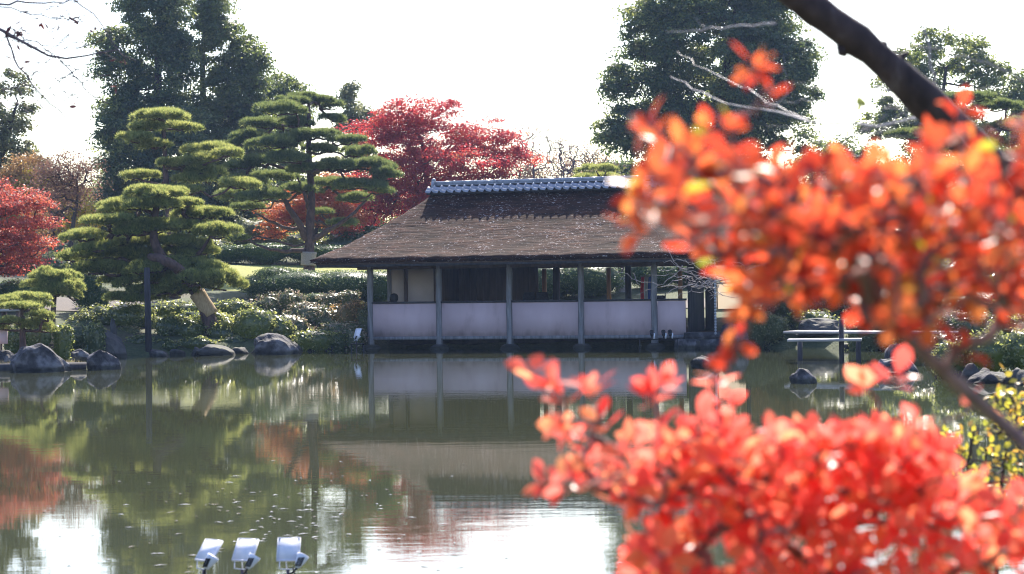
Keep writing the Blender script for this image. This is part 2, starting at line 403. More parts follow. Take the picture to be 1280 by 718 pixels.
def gz(x, y):
    x = np.asarray(x, float); y = np.asarray(y, float)
    d = shore_dist(x, y)
    dp = np.maximum(d, 0)
    land = 0.16 * np.clip(dp / .35, 0, 1) + 1.3 * (1 - np.exp(-dp / 5.5)) + .085 * np.clip(dp - 7, 0, 40)
    near = np.clip((y - 37) / 12, .3, 1)
    flat_left = 1 - .72 * np.clip((-x - 9.2) / 1.5, 0, 1) * np.clip((51.5 - y) / 2, 0, 1)
    land = land * near * flat_left + .05 * np.sin(x * .7 + y * .3) * np.clip(dp / 3, 0, 1) * near
    return np.where(d < 0, np.maximum(-.8, d * .5 - .03), land)
def g0(x, y):
    return float(gz(np.array([x]), np.array([y]))[0])

def sheet(name, xs, ys, mat, lift=0.0, mask=None):
    X, Y = np.meshgrid(xs, ys); Z = gz(X, Y) + lift
    nx, ny = len(xs), len(ys)
    i = np.arange(ny - 1)[:, None] * nx + np.arange(nx - 1)[None]
    fc = np.stack([i, i + 1, i + nx + 1, i + nx], -1)
    if mask is not None:
        fc = fc[mask((X[:-1, :-1] + X[1:, 1:]) / 2, (Y[:-1, :-1] + Y[1:, 1:]) / 2)]
    mb = MB(); mb.add(np.stack([X, Y, Z], -1).reshape(-1, 3), fc.reshape(-1, 4))
    return tag(mb.build(name, mat, smooth=True), kind='structure')
xs = np.concatenate([np.linspace(-220, -50, 12), np.arange(-48, 40, .55), np.linspace(42, 220, 12)])
ys = np.concatenate([np.linspace(-60, -8, 8), np.arange(-6, 100, .55), np.linspace(104, 330, 12)])
sheet('ground', xs, ys, M['ground'])
mb = MB(); mb.add([(-80, 0, 0), (30, 0, 0), (30, 60, 0), (-80, 60, 0)], [(0, 1, 2, 3)])
tag(mb.build('pond_water', M['water']), kind='structure')
def ell(cx, cy, rx, ry):
    return lambda X, Y: ((X - cx) / rx) ** 2 + ((Y - cy) / ry) ** 2 < 1
sheet('lawn', np.arange(-14, 0, .3), np.arange(63, 78, .3), M['lawn'], .02, ell(-7.6, 71, 4.2, 6.0))
sheet('gravel_path', np.arange(-22, 8, .4), np.arange(58.6, 61.9, .3), M['gravel'], .025)
sheet('dry_grass_bank', np.arange(-16, -9, .3), np.arange(43.6, 47.5, .3), M['gravel'], .02, lambda X, Y: shore_dist(X, Y) > .25)

# ------------------------------------------------------------------ the pavilion over the water
pv = thing('pavilion', 'thatched tea pavilion with white railing panels standing on posts over the pond', 'pavilion', pav(0, 0), None, -TH)
POSTS_U = [0, 2.0, 4.0, 6.0, 8.0]
ZR, ZL = 4.33, 2.48
UL, UR, VF, VB = -1.28, 11.5, -1.25, 5.65
TL, TR, VC = 1.17, 9.1, 2.2
def roof_ring(s, dz=0.0, inset=0.0):
    zc = ZL + (ZR - ZL) * (.7 * s + .3 * s * s) + dz
    return UL + (TL - UL) * s + inset, UR + (TR - UR) * s - inset, VF + (VC - .12 - VF) * s + inset, VB + (VC + .12 - VB) * s - inset, zc
rr = rngs(5)
def ring_pts(r, nu=60, nv=24):
    u0, u1, v0, v1, z = r
    a_ = [(u0 + (u1 - u0) * t, v0, z) for t in np.linspace(0, 1, nu, endpoint=False)]
    a_ += [(u1, v0 + (v1 - v0) * t, z) for t in np.linspace(0, 1, nv, endpoint=False)]
    a_ += [(u1 + (u0 - u1) * t, v1, z) for t in np.linspace(0, 1, nu, endpoint=False)]
    a_ += [(u0, v1 + (v0 - v1) * t, z) for t in np.linspace(0, 1, nv, endpoint=False)]
    return np.array(a_)
rings = [ring_pts(roof_ring(0, -.115, .12)), ring_pts(roof_ring(0, -.075, .015))] + [ring_pts(roof_ring(s)) + np.array([0, 0, 1.0]) * rr.normal(0, .012, (168, 1)) for s in np.linspace(0, 1, 26)]
n = 168; k = len(rings)
i = np.arange(k - 1)[:, None] * n; j = np.arange(n)[None]; j2 = (j + 1) % n
mb = MB(); mb.add(np.concatenate(rings), np.stack([i + j, i + j2, i + n + j2, i + n + j], -1).reshape(-1, 4))
mb.f.append(np.array([[(k - 1) * n + q for q in range(n)]]))
roof = mb.build('roof', M['thatch'], pv)
mb = MB()      # dark eave board and soffit
u0, u1, v0, v1, z = roof_ring(0, -.115, .13)
mb.span((u0, v0, z - .035), (u1, v1, z - .002)); mb.build('soffit', M['wood'], pv)
mb = MB()
mb.span((u0 + .02, v0 + .02, z - .1), (u1 - .02, v0 + .08, z - .037)); mb.span((u0 + .02, v0 + .082, z - .1), (u0 + .08, v1 - .1, z - .037))
for q in range(26):
    uu = u0 + .3 + q * (u1 - u0 - .6) / 25
    mb.tube([(uu, v0 + .1, z - .075), (uu, .0, z - .06)], .028, 6)
mb.build('eave_beam', M['darkpost'], pv)
# ridge: wavy tiles in two courses, ridge pole tiles above, end ornaments
mb = MB(); pitch = .225
us = np.arange(TL - .12, TR + .14, pitch / 10)
ph = ((us - us[0]) / pitch) % 1.0
wave = .03 * np.where(ph < .68, np.cos(ph / .68 * math.pi * .5 + math.pi * .5) * .9, 1.6 * np.sin((ph - .68) / .32 * math.pi))
for sgn in (-1, 1):
    for (va, za, vb, zb) in ((.43, 4.405, .29, 4.47), (.31, 4.475, .14, 4.55)):
        rows = []
        for t in (0, .02, 1):
            v_ = VC + sgn * (va + (vb - va) * t); z_ = za + (zb - za) * t - (.035 if t == 0 else 0)
            rows.append(np.stack([us, np.full_like(us, v_), z_ + wave], 1))
        nn = len(us); ii = np.arange(2)[:, None] * nn + np.arange(nn - 1)[None]
        mb.add(np.concatenate(rows), np.stack([ii, ii + 1, ii + nn + 1, ii + nn], -1).reshape(-1, 4))
mb.build('ridge_tiles', M['tile'], pv)
mb = MB()
mb.span((TL - .1, VC - .38, 4.31), (TR + .1, VC + .38, 4.365)); mb.span((TL - .08, VC - .13, 4.366), (TR + .08, VC + .13, 4.57)); mb.build('ridge_board', M['darkpost'], pv)
mb = MB()
mb.span((TL + .02, VC - .15, 4.572), (TR - .02, VC + .15, 4.60))
for q in np.arange(TL, TR, .62):
    mb.tube([(q + .01, VC, 4.645), (min(q + .6, TR), VC, 4.645)], .058, 10)
    mb.tube([(q + .58, VC, 4.645), (min(q + .64, TR), VC, 4.645)], .065, 10)
cap = mb.build('ridge_cap', M['tile'], pv)
for uu in (TL, TR):
    mb = MB(); mb.box((uu, VC, 4.59), (.09, .34, .24), 0, .5, .7); mb.lathe((uu, VC, 4.71), [(.03, -.02), (.07, .0), (.06, .05), (.02, .08)], 10)
    mb.build('end_tile', M['tile'], cap)

# posts, base stones, railing panels
for u in POSTS_U:
    mb = MB(); zs = np.linspace(.02, 2.36, 8)
    mb.tube(np.stack([u + rr.normal(0, .006, 8), rr.normal(0, .006, 8), zs], 1), [.1, .09, .085, .085, .085, .083, .083, .083], 10)
    mb.build('post', M['post'], pv, smooth=True)
    mb = MB(); mb.lathe((u, 0, 0), [(.02, -.7), (.3, -.6), (.29, -.02), (.25, .06), (.15, .12), (.02, .13)], 12); mb.build('base_stone', M['rockdark'], pv, smooth=True)
for q, (a_, b_) in enumerate([(0, 2), (2, 4), (4, 6), (6, 8), (8, 8.92)]):
    mb = MB(); mb.span((a_ + .085, -.03, .345), (b_ - .085, .03, 1.245)); mb.build('railing_panel', M['plaster'], pv)
    mb = MB(); mb.span((a_ + .06, -.055, 1.247), (b_ - .06, .055, 1.30)); mb.build('handrail', M['darkpost'], pv)
    mb = MB(); mb.span((a_ + .06, -.06, .255), (b_ - .06, .06, .343)); mb.build('floor_beam', M['post'], pv)
# left end panel of the gallery
mb = MB(); mb.span((-.03, .085, .345), (.03, 1.6, 1.245)); mb.build('railing_panel', M['plaster'], pv)
mb = MB(); mb.span((-.04, .08, 1.247), (.04, 1.61, 1.30)); mb.build('handrail', M['darkpost'], pv)
# head beams
mb = MB(); mb.span((-.35, -.06, 2.19), (10.2, .06, 2.345)); mb.span((-.055, .062, 2.2), (.055, 4.4, 2.34)); mb.build('head_beam', M['wood'], pv)
mb = MB(); mb.span((-.1, 4.2, 2.19), (10.2, 4.32, 2.34)); mb.build('head_beam', M['wood'], pv)
mb = MB(); mb.span((-.1, .1, .30), (8.9, 4.3, .52)); mb.span((8.92, .7, .30), (10.2, 4.3, .40)); mb.build('floor', M['wood'], pv)
mb = MB(); mb.span((.02, 1.5, -.3), (8.7, 1.75, .26)); mb.build('foundation_wall', M['rockdark'], pv)
# rear walls
mb = MB(); mb.span((.04, 1.66, .6), (.42, 1.74, 2.34)); mb.span((.53, 1.66, .6), (1.3, 1.74, 2.34)); mb.build('plaster_wall', M['cream'], pv)
for u in (-.03, .475, 1.36):
    mb = MB(); mb.span((u - .05, 1.64, .3), (u + .05, 1.76, 2.34)); mb.build('wall_post', M['wood'] if u > 0 else M['post'], pv)
mb = MB(); mb.span((1.33, 1.77, .52), (1.39, 3.75, 2.34)); mb.span((1.33, 3.76, .52), (3.78, 3.82, 2.34))
for q in range(12):
    mb.span((1.5 + q * .2, 3.73, .52), (1.53 + q * .2, 3.758, 2.34))
mb.build('wooden_wall', M['wood'], pv)
for u, w, mt in ((4.32, .17, 'darkpost'), (6.44, .15, 'darkpost')):
    mb = MB(); mb.span((u - w / 2, 3.74, .3), (u + w / 2, 3.9, 2.34)); mb.build('rear_post', M[mt], pv)
for u in (3.84, 5.77, 7.86):
    mb = MB(); mb.span((u - .055, 4.2, .3), (u + .055, 4.3, 2.18)); mb.build('rear_post', M['sunlitwood'], pv)
mb = MB(); mb.span((3.9, 4.2, .52), (8.9, 4.26, .70)); mb.build('rear_sill', M['darkpost'], pv)
# entrance wing on the right: dark doorway, cream wall, rain chain
mb = MB(); mb.span((8.88, .085, .3), (8.96, 2.0, 2.34)); mb.span((8.96, 2.2, .4), (9.25, 2.26, 2.34)); mb.span((10.12, 1.88, .3), (10.22, 2.02, 2.34)); mb.build('entrance_wall', M['darkpost'], pv)
mb = MB()
for q in range(26):
    z = 2.27 - q * .075
    mb.lathe((9.83, -1.12, z), [(.012, -.03), (.03, .0), (.03, .035), (.012, .04)], 8)
mb.build('rain_chain', M['steel'], pv)

cs = thing('cloth_screen', 'cream cloth screen lit from behind at the pavilion entrance', 'screen', pav(9.98, 6.4))
cs.location.z = g0(cs.location.x, cs.location.y); cz = cs.location.z
q0, q1 = P(897, 355, cs.location.y), P(931, 392, cs.location.y)
mb = MB(); xx = np.linspace(q0[0], q1[0], 8); zz = np.linspace(q0[2], q1[2], 5)
gv = [(x, cs.location.y + .015 * math.sin(x * 14) + d_, z) for d_ in (0, .004) for z in zz for x in xx]
mb.add(gv, [(d_ * 40 + a_ * 8 + b_, d_ * 40 + a_ * 8 + b_ + 1, d_ * 40 + a_ * 8 + b_ + 9, d_ * 40 + a_ * 8 + b_ + 8) for d_ in (0,) for a_ in range(4) for b_ in range(7)])
mb.build('cloth', M['screen'], cs, cs.location)
for x in (q0[0] - .02, q1[0] + .02):
    mb = MB(); mb.tube([(x, cs.location.y, cz - .1), (x, cs.location.y, q0[2] + .04)], .02, 6); mb.build('pole', M['wood'], cs, cs.location)
mb = MB(); mb.tube([(q0[0] - .04, cs.location.y, q0[2] + .02), (q1[0] + .04, cs.location.y, q0[2] + .02)], .018, 6); mb.build('crossbar', M['wood'], cs, cs.location)

# entry platform and stones beside it
def rock_mesh(w, d, h, seed, n=3, ang=.28, sub=.25):
    bm = bmesh.new(); bmesh.ops.create_icosphere(bm, subdivisions=n + 1, radius=1.0)
    r_ = rngs(seed); v = np.array([x.co[:] for x in bm.verts])
    k_ = 16; pl = unit(r_.normal(size=(k_, 3)) * np.array((1, 1, .7))); off = r_.uniform(.56, .86, k_)
    rad = np.ones(len(v))
    for p_, o_ in zip(pl, off):
        c_ = v @ p_; rad = np.where(c_ > .05, np.minimum(rad, o_ / np.maximum(c_, .05)), rad)
    fr = r_.normal(size=(14, 3)) * np.array([3] * 7 + [8] * 7)[:, None]; phs = r_.uniform(0, 6.28, 14); am = np.array([.03] * 7 + [.012] * 7)
    rad = rad * (1 + (np.sin(v @ fr.T + phs) * am).sum(1))
    v = v * rad[:, None]
    ex = np.abs(v).max(0); v = v / ex * np.array((w / 2, d / 2, h))
    fc = [tuple(x.index for x in f.verts) for f in bm.faces]; bm.free()
    return v, fc
def rock(name, label, px0, px1, ytop, ybase, Y=None, seed=1, mat='rock', depth=.8, group=None, cat='rock', sink=.25, skew=-.3):
    if Y is None:
        h_ = 355 - ROLL * ((px0 + px1) / 2 - 640); Y = CAMH * F / (ybase - h_)
    A, B_ = P(px0, ybase, Y), P(px1, ybase, Y); top = P((px0 + px1) / 2, ytop, Y)
    w = B_[0] - A[0]; h = top[2] - A[2]
    base = np.array(((A[0] + B_[0]) / 2, Y + w * depth / 2, A[2]))
    v, fc = rock_mesh(w, w * depth, 1.0, seed)
    v[:, 2] = np.where(v[:, 2] > 0, np.abs(v[:, 2]) ** .66 * h, v[:, 2] * sink * max(h, .4))
    zz = np.clip(v[:, 2] / h, 0, 1); v[:, 0] = v[:, 0] * (1 - .28 * zz ** 2) + skew * .5 * w * zz ** 1.5 * .6
    mb = MB(); mb.add(v, fc)
    o = mb.build(name, M[mat]); o.location = [float(c) for c in base]
    for p_ in o.data.polygons: p_.use_smooth = False
    return tag(o, label, cat, group)
rock('boulder', 'large grey boulder at the water edge below the small pine', 3, 84, 426, 466, seed=3, depth=.7)
rock('boulder', 'smaller rounded grey rock in the shallows right of the large boulder', 103, 148, 437, 463, seed=4)
rock('boulder', 'tall dark craggy boulder in front of the dark green shrubs', 103, 157, 408, 447, seed=8, mat='rockdark')
rock('boulder', 'low dark rock at the foot of the black support post', 180, 210, 435, 446, seed=6)
rock('boulder', 'flat dark rock in the water between post foot and wide boulder', 232, 292, 431, 445, seed=7, mat='rockdark')
rock('boulder', 'wide grey boulder in front of the mixed flowering shrubs', 310, 373, 417, 444, seed=12)
rock('boulder', 'dark slanting rock behind the craggy boulder', 136, 146, 398, 425, Y=53.5, seed=5, mat='rockdark')
rock('boulder', 'small low grey rock at the left edge behind the large boulder', -14, 22, 436, 455, Y=46, seed=21)
rock('boulder', 'low rounded stone on the dry grass behind the two grey boulders', 84, 112, 436, 446, Y=46.5, seed=22)
rock('boulder', 'small sharp-edged rock in open water just right of the pavilion', 861, 905, 445, 461, seed=31)
rock('boulder', 'small pale rock in open water between pavilion and plank bridge', 988, 1023, 461, 480, seed=32)
rock('boulder', 'pale upright boulder beside the end of the plank bridge', 1108, 1152, 425, 462, Y=40.5, seed=33)
rock('boulder', 'pale low boulder at the water edge under the red leaves', 1094, 1160, 443, 480, Y=36.2, seed=34)
rock('boulder', 'wide flat-topped rock at the right edge of the pond', 1210, 1284, 461, 488, Y=32.6, seed=35)
rock('boulder', 'dark slanted boulder with a bright upper edge behind the plank bridge', 996, 1066, 398, 418, Y=51, seed=36, mat='rockdark')
rock('boulder', 'sunlit rounded stone beside the entrance step of the pavilion', 902, 938, 404, 424, Y=50.5, seed=37)
rock('boulder', 'dark stone under the entrance step at the pavilion corner', 858, 900, 421, 440, Y=51.5, seed=38, mat='rockdark')
rock('boulder', 'dark stone at the water right of the pavilion entrance', 902, 950, 420, 442, Y=51, seed=39, mat='rockdark')
mb = MB(); c = pav(9.55, -.15)
mb.box((c[0], c[1], .33), (1.35, .8, .16), -TH, .5, .97); mb.box((c[0] - .1, c[1] - .2, .05), (1.7, 1.1, .4), -TH, .5, .93)
tag(mb.build('stone_step', M['rock']), 'flat stone step at the pavilion entrance', 'step')
# edging stones along the far shore
er = rngs(44); protos = []
for q in range(4):
    v, fc = rock_mesh(.55, .5, .3, 60 + q, 2); mb = MB(); mb.add(v, fc); protos.append(mb)
segs = [((-9.0, 52.55), (-6.4, 53.1)), ((-6.4, 53.1), (-4.9, 54.4)), ((-17, 43.2), (-11.6, 43.55)), ((8.3, 50.0), (10.4, 47.2)), ((8.3, 32.0), (7.7, 35.5))]
first = {}
for p0, p1 in segs:
    L = math.dist(p0, p1)
    for t in np.arange(.15, L, .55):
        x = p0[0] + (p1[0] - p0[0]) * t / L; y = p0[1] + (p1[1] - p0[1]) * t / L
        q = int(er.integers(4))
        if q not in first: o = first[q] = protos[q].build('edging_stone', M['rockdark'])
        else: o = first[q].copy(); COL.objects.link(o)
        o.location = (x, y - .05, .0); o.rotation_euler = (0, 0, float(er.uniform(0, 6))); s_ = float(er.uniform(.7, 1.15)); o.scale = (s_, s_, s_ * .9)
        tag(o, 'small dark stone edging the far shore of the pond', 'stone', 'stones edging the pond')

# ------------------------------------------------------------------ people and things on the pavilion
def person_seated(u, v, z, rz, label):
    c = pav(u, v, z)
    root = thing('person', label, 'person', c, None, rz)
    J = {'pel': (0, 0, .12, .15), 'waist': (0, .02, .3, .13), 'chest': (0, .03, .48, .15), 'neck': (0, .02, .64, .055), 'head0': (0, 0, .72, .075), 'head': (0, -.01, .8, .098), 'crown': (0, 0, .88, .07),
         'hl': (.11, -.04, .1, .1), 'kl': (.28, -.36, .12, .075), 'fl': (.02, -.42, .06, .05), 'hr': (-.11, -.04, .1, .1), 'kr': (-.28, -.36, .12, .075), 'fr': (-.05, -.34, .05, .05),
         'sl': (.18, .03, .56, .065), 'el': (.26, -.06, .33, .045), 'wl': (.2, -.28, .22, .032), 'sr': (-.18, .03, .56, .065), 'er': (-.26, -.06, .33, .045), 'wr': (-.2, -.28, .22, .032), 'pl': (.19, -.36, .2, .035), 'pr': (-.19, -.36, .2, .035)}
    E = [('pel', 'waist'), ('waist', 'chest'), ('chest', 'neck'), ('neck', 'head0'), ('head0', 'head'), ('head', 'crown'), ('pel', 'hl'), ('hl', 'kl'), ('kl', 'fl'), ('pel', 'hr'), ('hr', 'kr'), ('kr', 'fr'),
         ('chest', 'sl'), ('sl', 'el'), ('el', 'wl'), ('wl', 'pl'), ('chest', 'sr'), ('sr', 'er'), ('er', 'wr'), ('wr', 'pr')]
    ks = list(J); me = bpy.data.meshes.new('body'); me.from_pydata([J[k_][:3] for k_ in ks], [(ks.index(a_), ks.index(b_)) for a_, b_ in E], [])
    o = bpy.data.objects.new('body', me); COL.objects.link(o); o.parent = root
    sk = o.modifiers.new('skin', 'SKIN')
    for q, k_ in enumerate(ks):
        me.skin_vertices[0].data[q].radius = (J[k_][3], J[k_][3]); me.skin_vertices[0].data[q].use_root = (q == 0)
    ss = o.modifiers.new('sub', 'SUBSURF'); ss.levels = 1; ss.render_levels = 2
    me.materials.append(M['darkcloth'])
    mb = MB(); an = np.linspace(0, 2 * math.pi, 18, endpoint=False)
    prof = [(.085, .70), (.118, .76), (.126, .83), (.112, .89), (.07, .93), (.01, .945)]
    mb.lathe((0, .02, 0), prof, 18); mb.build('hair', M['hair'], root, smooth=True)
    return root
person_seated(.42, .75, .59, -TH, 'person with black hair sitting behind the left end of the railing')
def dark_chair(u, v, label):
    r_ = thing('chair', label, 'chair', pav(u, v, .521), 'dark chairs beside the rear opening', -TH)
    mb = MB(); mb.box((0, 0, .43), (.42, .42, .05)); mb.build('seat', M['darkcloth'], r_)
    mb = MB(); zs = np.linspace(.47, .98, 6); v_ = []
    xs_ = np.linspace(-.2, .2, 7)
    for side in (0, .04):
        for z_ in zs: v_ += [(x * (1 - .25 * ((z_ - .47) / .51) ** 2), -.2 - side + .05 * (x / .2) ** 2, z_) for x in xs_]
    f_ = []
    for s_ in range(2):
        for q in range(5):
            for w in range(6): b_ = s_ * 42 + q * 7 + w; f_.append((b_, b_ + 1, b_ + 8, b_ + 7))
    for w in range(6): f_.append((35 + w, 36 + w, 78 + w, 77 + w))
    for q in range(5): f_ += [(q * 7, q * 7 + 7, 49 + q * 7, 42 + q * 7), (q * 7 + 6, q * 7 + 13, 55 + q * 7, 48 + q * 7)]
    mb.add(v_, f_); mb.build('backrest', M['darkcloth'], r_)
    for sx in (-.18, .18):
        for sy in (-.18, .18):
            mb = MB(); mb.tube([(sx, sy, 0), (sx * .95, sy * .95, .405)], .016, 6); mb.build('leg', M['black'], r_)
dark_chair(3.66, 3.4, 'dark chair left of the sunlit orange post at the rear opening')
dark_chair(4.05, 3.4, 'dark chair right of the sunlit orange post at the rear opening')
# hanging banner and folding chair near the right post
bn = thing('banner', 'red, white and blue cloth banner hanging at the rear of the pavilion', 'banner', pav(7.0, 3.6, .521), None, -TH)
mb = MB(); mb.tube([(0, 0, 0), (0, 0, 1.45)], .014, 8); mb.tube([(-.16, 0, 1.4), (.16, 0, 1.4)], .01, 6); mb.lathe((0, 0, 0), [(.15, 0), (.15, .02), (.02, .04)], 12); mb.build('stand', M['steel'], bn)
for x0, x1, mt in ((-.15, -.04, 'redcloth'), (-.04, .06, 'whitecloth'), (.06, .15, 'bluecloth')):
    mb = MB(); xx = np.linspace(x0, x1, 6); zz = np.linspace(1.38, .72, 8)
    g = [(x + .02 * math.sin(z * 5), .03 * math.sin(x * 40) + .02 + q * .006, z) for q in (0, 1) for z in zz for x in xx]
    f_ = [(q * 48 + r_ * 6 + c_, q * 48 + r_ * 6 + c_ + 1, q * 48 + r_ * 6 + c_ + 7, q * 48 + r_ * 6 + c_ + 6) for q in (0, 1) for r_ in range(7) for c_ in range(5)]
    mb.add(g, f_); mb.build('cloth', M[mt], bn)
fc_ = thing('folding_chair', 'thin-framed folding chair behind the half-width railing panel', 'chair', pav(7.42, 3.2, .521), None, -TH)
mb = MB()
for sx in (-.2, .2):
    mb.tube([(sx, -.2, 0), (sx, .16, .9)], .012, 6); mb.tube([(sx, .2, 0), (sx, -.16, .46)], .012, 6)
mb.tube([(-.2, .16, .9), (.2, .16, .9)], .012, 6); mb.tube([(-.2, -.2, .03), (.2, -.2, .03)], .012, 6); mb.build('frame', M['steel'], fc_)
mb = MB(); mb.box((0, -.02, .45), (.38, .36, .02)); mb.build('seat', M['darkcloth'], fc_)
mb = MB(); mb.box((0, .13, .76), (.38, .015, .16)); mb.build('backrest', M['darkcloth'], fc_)

# ------------------------------------------------------------------ solar lights standing in the pond
def solar_light(loc, rz, label, group, s=1.0, tilt=52):
    r_ = thing('solar_light', label, 'solar light', loc, group, rz)
    r_.scale = (s, s, s)
    t = math.radians(tilt); w, h = .13, .14
    ax = np.array((0, math.cos(t), math.sin(t))); nx = np.array((0, -math.sin(t), math.cos(t)))
    c0 = np.array((0, 0, .085))
    def slab(mb, a0, a1, b0, b1, d0, d1):
        v = [c0 + np.array((x, 0, 0)) + ax * y + nx * z for z in (d0, d1) for (x, y) in ((a0, b0), (a1, b0), (a1, b1), (a0, b1))]
        mb.add(v, [(0, 3, 2, 1), (4, 5, 6, 7), (0, 1, 5, 4), (1, 2, 6, 5), (2, 3, 7, 6), (3, 0, 4, 7)])
    mb = MB(); slab(mb, -w / 2, w / 2, 0, h, -.004, .004); pan = mb.build('panel', M['white'], r_)
    mb = MB()
    for a0, a1, b0, b1 in ((-w/2-.004, w/2+.004, -.006, 0), (-w/2-.004, w/2+.004, h, h+.006), (-w/2-.005, -w/2, -.004, h+.004), (w/2, w/2+.005, -.004, h+.004)):
        slab(mb, a0, a1, b0, b1, -.008, .008)
    mb.build('frame', M['white'], pan)
    mb = MB()
    mb.tube([(-.05, .0, .09), (-.05, -.01, .035), (.0, .0, .03)], .004, 6); mb.tube([(.05, .0, .09), (.05, -.01, .035), (.0, .0, .03)], .004, 6)
    mb.tube([(-.02, .03, .12), (-.01, .02, .03)], .004, 6); mb.build('bracket', M['white'], r_)
    mb = MB(); mb.tube([(0, 0, -.75), (0, 0, .03)], .011, 8); mb.build('stake', M['twigdark'], r_)
    # lamp head: white conical housing with black finned back
    mb = MB(); d = unit(np.array((.35, .35, .75))); 
    b0 = np.array((.062, -.05, .045))
    mb.tube([b0, b0 + d * .02, b0 + d * .07, b0 + d * .088], [.012, .022, .036, .038], 14); head = mb.build('lamp_head', M['white'], r_)
    mb = MB()
    for q in range(-2, 3):
        s_ = np.array((.010 * q, 0, 0)); mb.tube([b0 + s_ * .8 + d * .015 + np.array((0, -.02, .0)), b0 + s_ * .8 + d * .078 + np.array((0, -.037, .0))], .003, 5)
    mb.build('fins', M['black'], head)
    mb = MB(); mb.tube([b0, b0 + np.array((-.03, .02, -.03)), (0, 0, .0)], .006, 6); mb.build('arm', M['black'], r_)
    mb = MB(); mb.tube([(.03, -.02, .05), (.05, -.035, .0), (.055, -.035, -.1), (.04, 0, -.4)], .004, 6); mb.build('cable', M['black'], r_)
    return r_
SG = 'solar lights standing in the pond'
for (px, lb, rz) in ((255, 'leftmost of the three white solar lights in the near water, turned most sideways', -.62), (303, 'white solar light in the near water between the two others', -.36), (360, 'rightmost of the three white solar lights in the near water, facing straight on', -.04)):
    c = P(px, 712, 12.0)
    solar_light((c[0], c[1], c[2] - .03), rz, lb, SG, 1.0, {255: 50, 303: 54, 360: 60}[px])
c = P(447, 430, 52.6)
fr = thing('light_stand', 'low black metal stand at the left end of the pavilion', 'stand', (c[0], c[1], -.2))
mb = MB()
for sx in (-.16, .16):
    for sy in (-.1, .1): mb.tube([(sx, sy, -.2), (sx, sy, .41)], .014, 6)
mb.build('legs_frame', M['black'], fr); fr.children[0].name = 'leg_frame'
mb = MB(); mb.box((0, 0, .42), (.36, .26, .025)); mb.build('top_plate', M['black'], fr)
solar_light((c[0] - .03, c[1], .25), -.9, 'small white solar light tilted on the black stand left of the pavilion', SG, 1.7, 70)
c = P(822, 438, 51.5)
pf = thing('lamp_frame', 'dark pipe frame with small garden spotlights in the water below the right pavilion post', 'lamp frame', (c[0], c[1], 0))
mb = MB()
mb.tube([(-.46, 0, -.5), (-.46, 0, .26), (.52, 0, .26), (.52, 0, -.5)], .014, 6); mb.tube([(-.46, .3, .25), (.52, .3, .25)], .014, 6); mb.build('pipe_frame', M['black'], pf)
for x in (-.14, .16, .33):
    mb = MB(); mb.tube([(x, 0, .28), (x, 0, .36)], .02, 8); mb.tube([(x, -.05, .37), (x, .09, .46)], [.045, .06], 12); sp = mb.build('spotlight', M['black'], pf)
    mb = MB(); mb.tube([(x + .05, -.05, .28), (x + .06, -.05, .42)], .018, 8); mb.build('bracket', M['white'], sp)

# plank bridge on the right
br = thing('plank_bridge', 'low bridge of pale planks on dark posts at the right of the pond', 'bridge', P(1090, 450, 43))
br.location.z = 0
o_ = np.array(br.location)
def deck(p0, p1, w):
    d = unit(p1 - p0); L = np.linalg.norm(p1 - p0); s_ = np.array((-d[1], d[0], 0))
    mb = MB(); rzz = math.atan2(d[1], d[0])
    for q in range(3):
        mb.box(((p0 + p1) / 2 + s_ * (q - 1) * w / 3)[:3], (L, w / 3 - .012, .05), rzz)
    mb.build('plank', M['deck'], br, o_)
A0, A1 = P(990, 415, 44.2), P(1188, 414, 41.8); A1[2] = A0[2]
deck(A0, A1, .75)
B0, B1 = P(985, 423, 42.3), P(1077, 423, 42.0); B1[2] = B0[2] = .47
deck(B0, B1, .7)
for px, Y in ((1052, 42.2), (1073, 42.6), (1000, 43.3), (1150, 41.6)):
    c = P(px, 440, Y); mb = MB(); mb.tube([(c[0], c[1], -.7), (c[0], c[1], .9 if px == 1052 else .42)], .055, 8); mb.build('bridge_post', M['darkpost'], br, o_)

# left shore: support post, sign board, bench, log edging
c = P(186, 440, 52.9)
sp_ = MB(); sp_.tube([(c[0], c[1], -.5), (c[0] - .01, c[1], 1.2), (c[0] - .02, c[1], 2.32)], [.088, .084, .08], 10)
tag(sp_.build('support_post', M['darkpost']), 'tall black post propping the cloud pine over the water', 'support post')
c = P(1, 423, 46.5); bd = thing('notice_board', 'small white notice board at the far left edge', 'board', (c[0], c[1], g0(c[0], c[1])))
mb = MB(); mb.box((0, 0, .62), (.32, .03, .36)); mb.build('board', M['plaster'], bd)
mb = MB(); mb.tube([(0, .03, -.1), (0, .03, .7)], .025, 6); mb.build('stake', M['wood'], bd)
c = P(14, 388, 54.5); bn_ = thing('bench', 'pale flat-topped bench glimpsed behind the small pine', 'bench', (c[0], c[1], g0(c[0], c[1])))
zt = c[2] - g0(c[0], c[1])
mb = MB(); mb.box((0, 0, zt), (.5, .5, .06)); mb.build('seat', M['deck'], bn_)
for sx in (-.2, .2):
    mb = MB(); mb.box((sx, 0, zt / 2 - .03), (.06, .4, zt)); mb.build('leg', M['wood'], bn_)
mb = MB(); p0, p1 = P(-40, 461, 43.4), P(108, 456, 43.9)
mb.tube([(p0[0], p0[1], .02), ((p0[0] + p1[0]) / 2, p0[1] + .2, .05), (p1[0], p1[1], .03)], .13, 10)
tag(mb.build('edging_log', M['darkpost']), 'grey log edging the shore between the two left boulders', 'log')

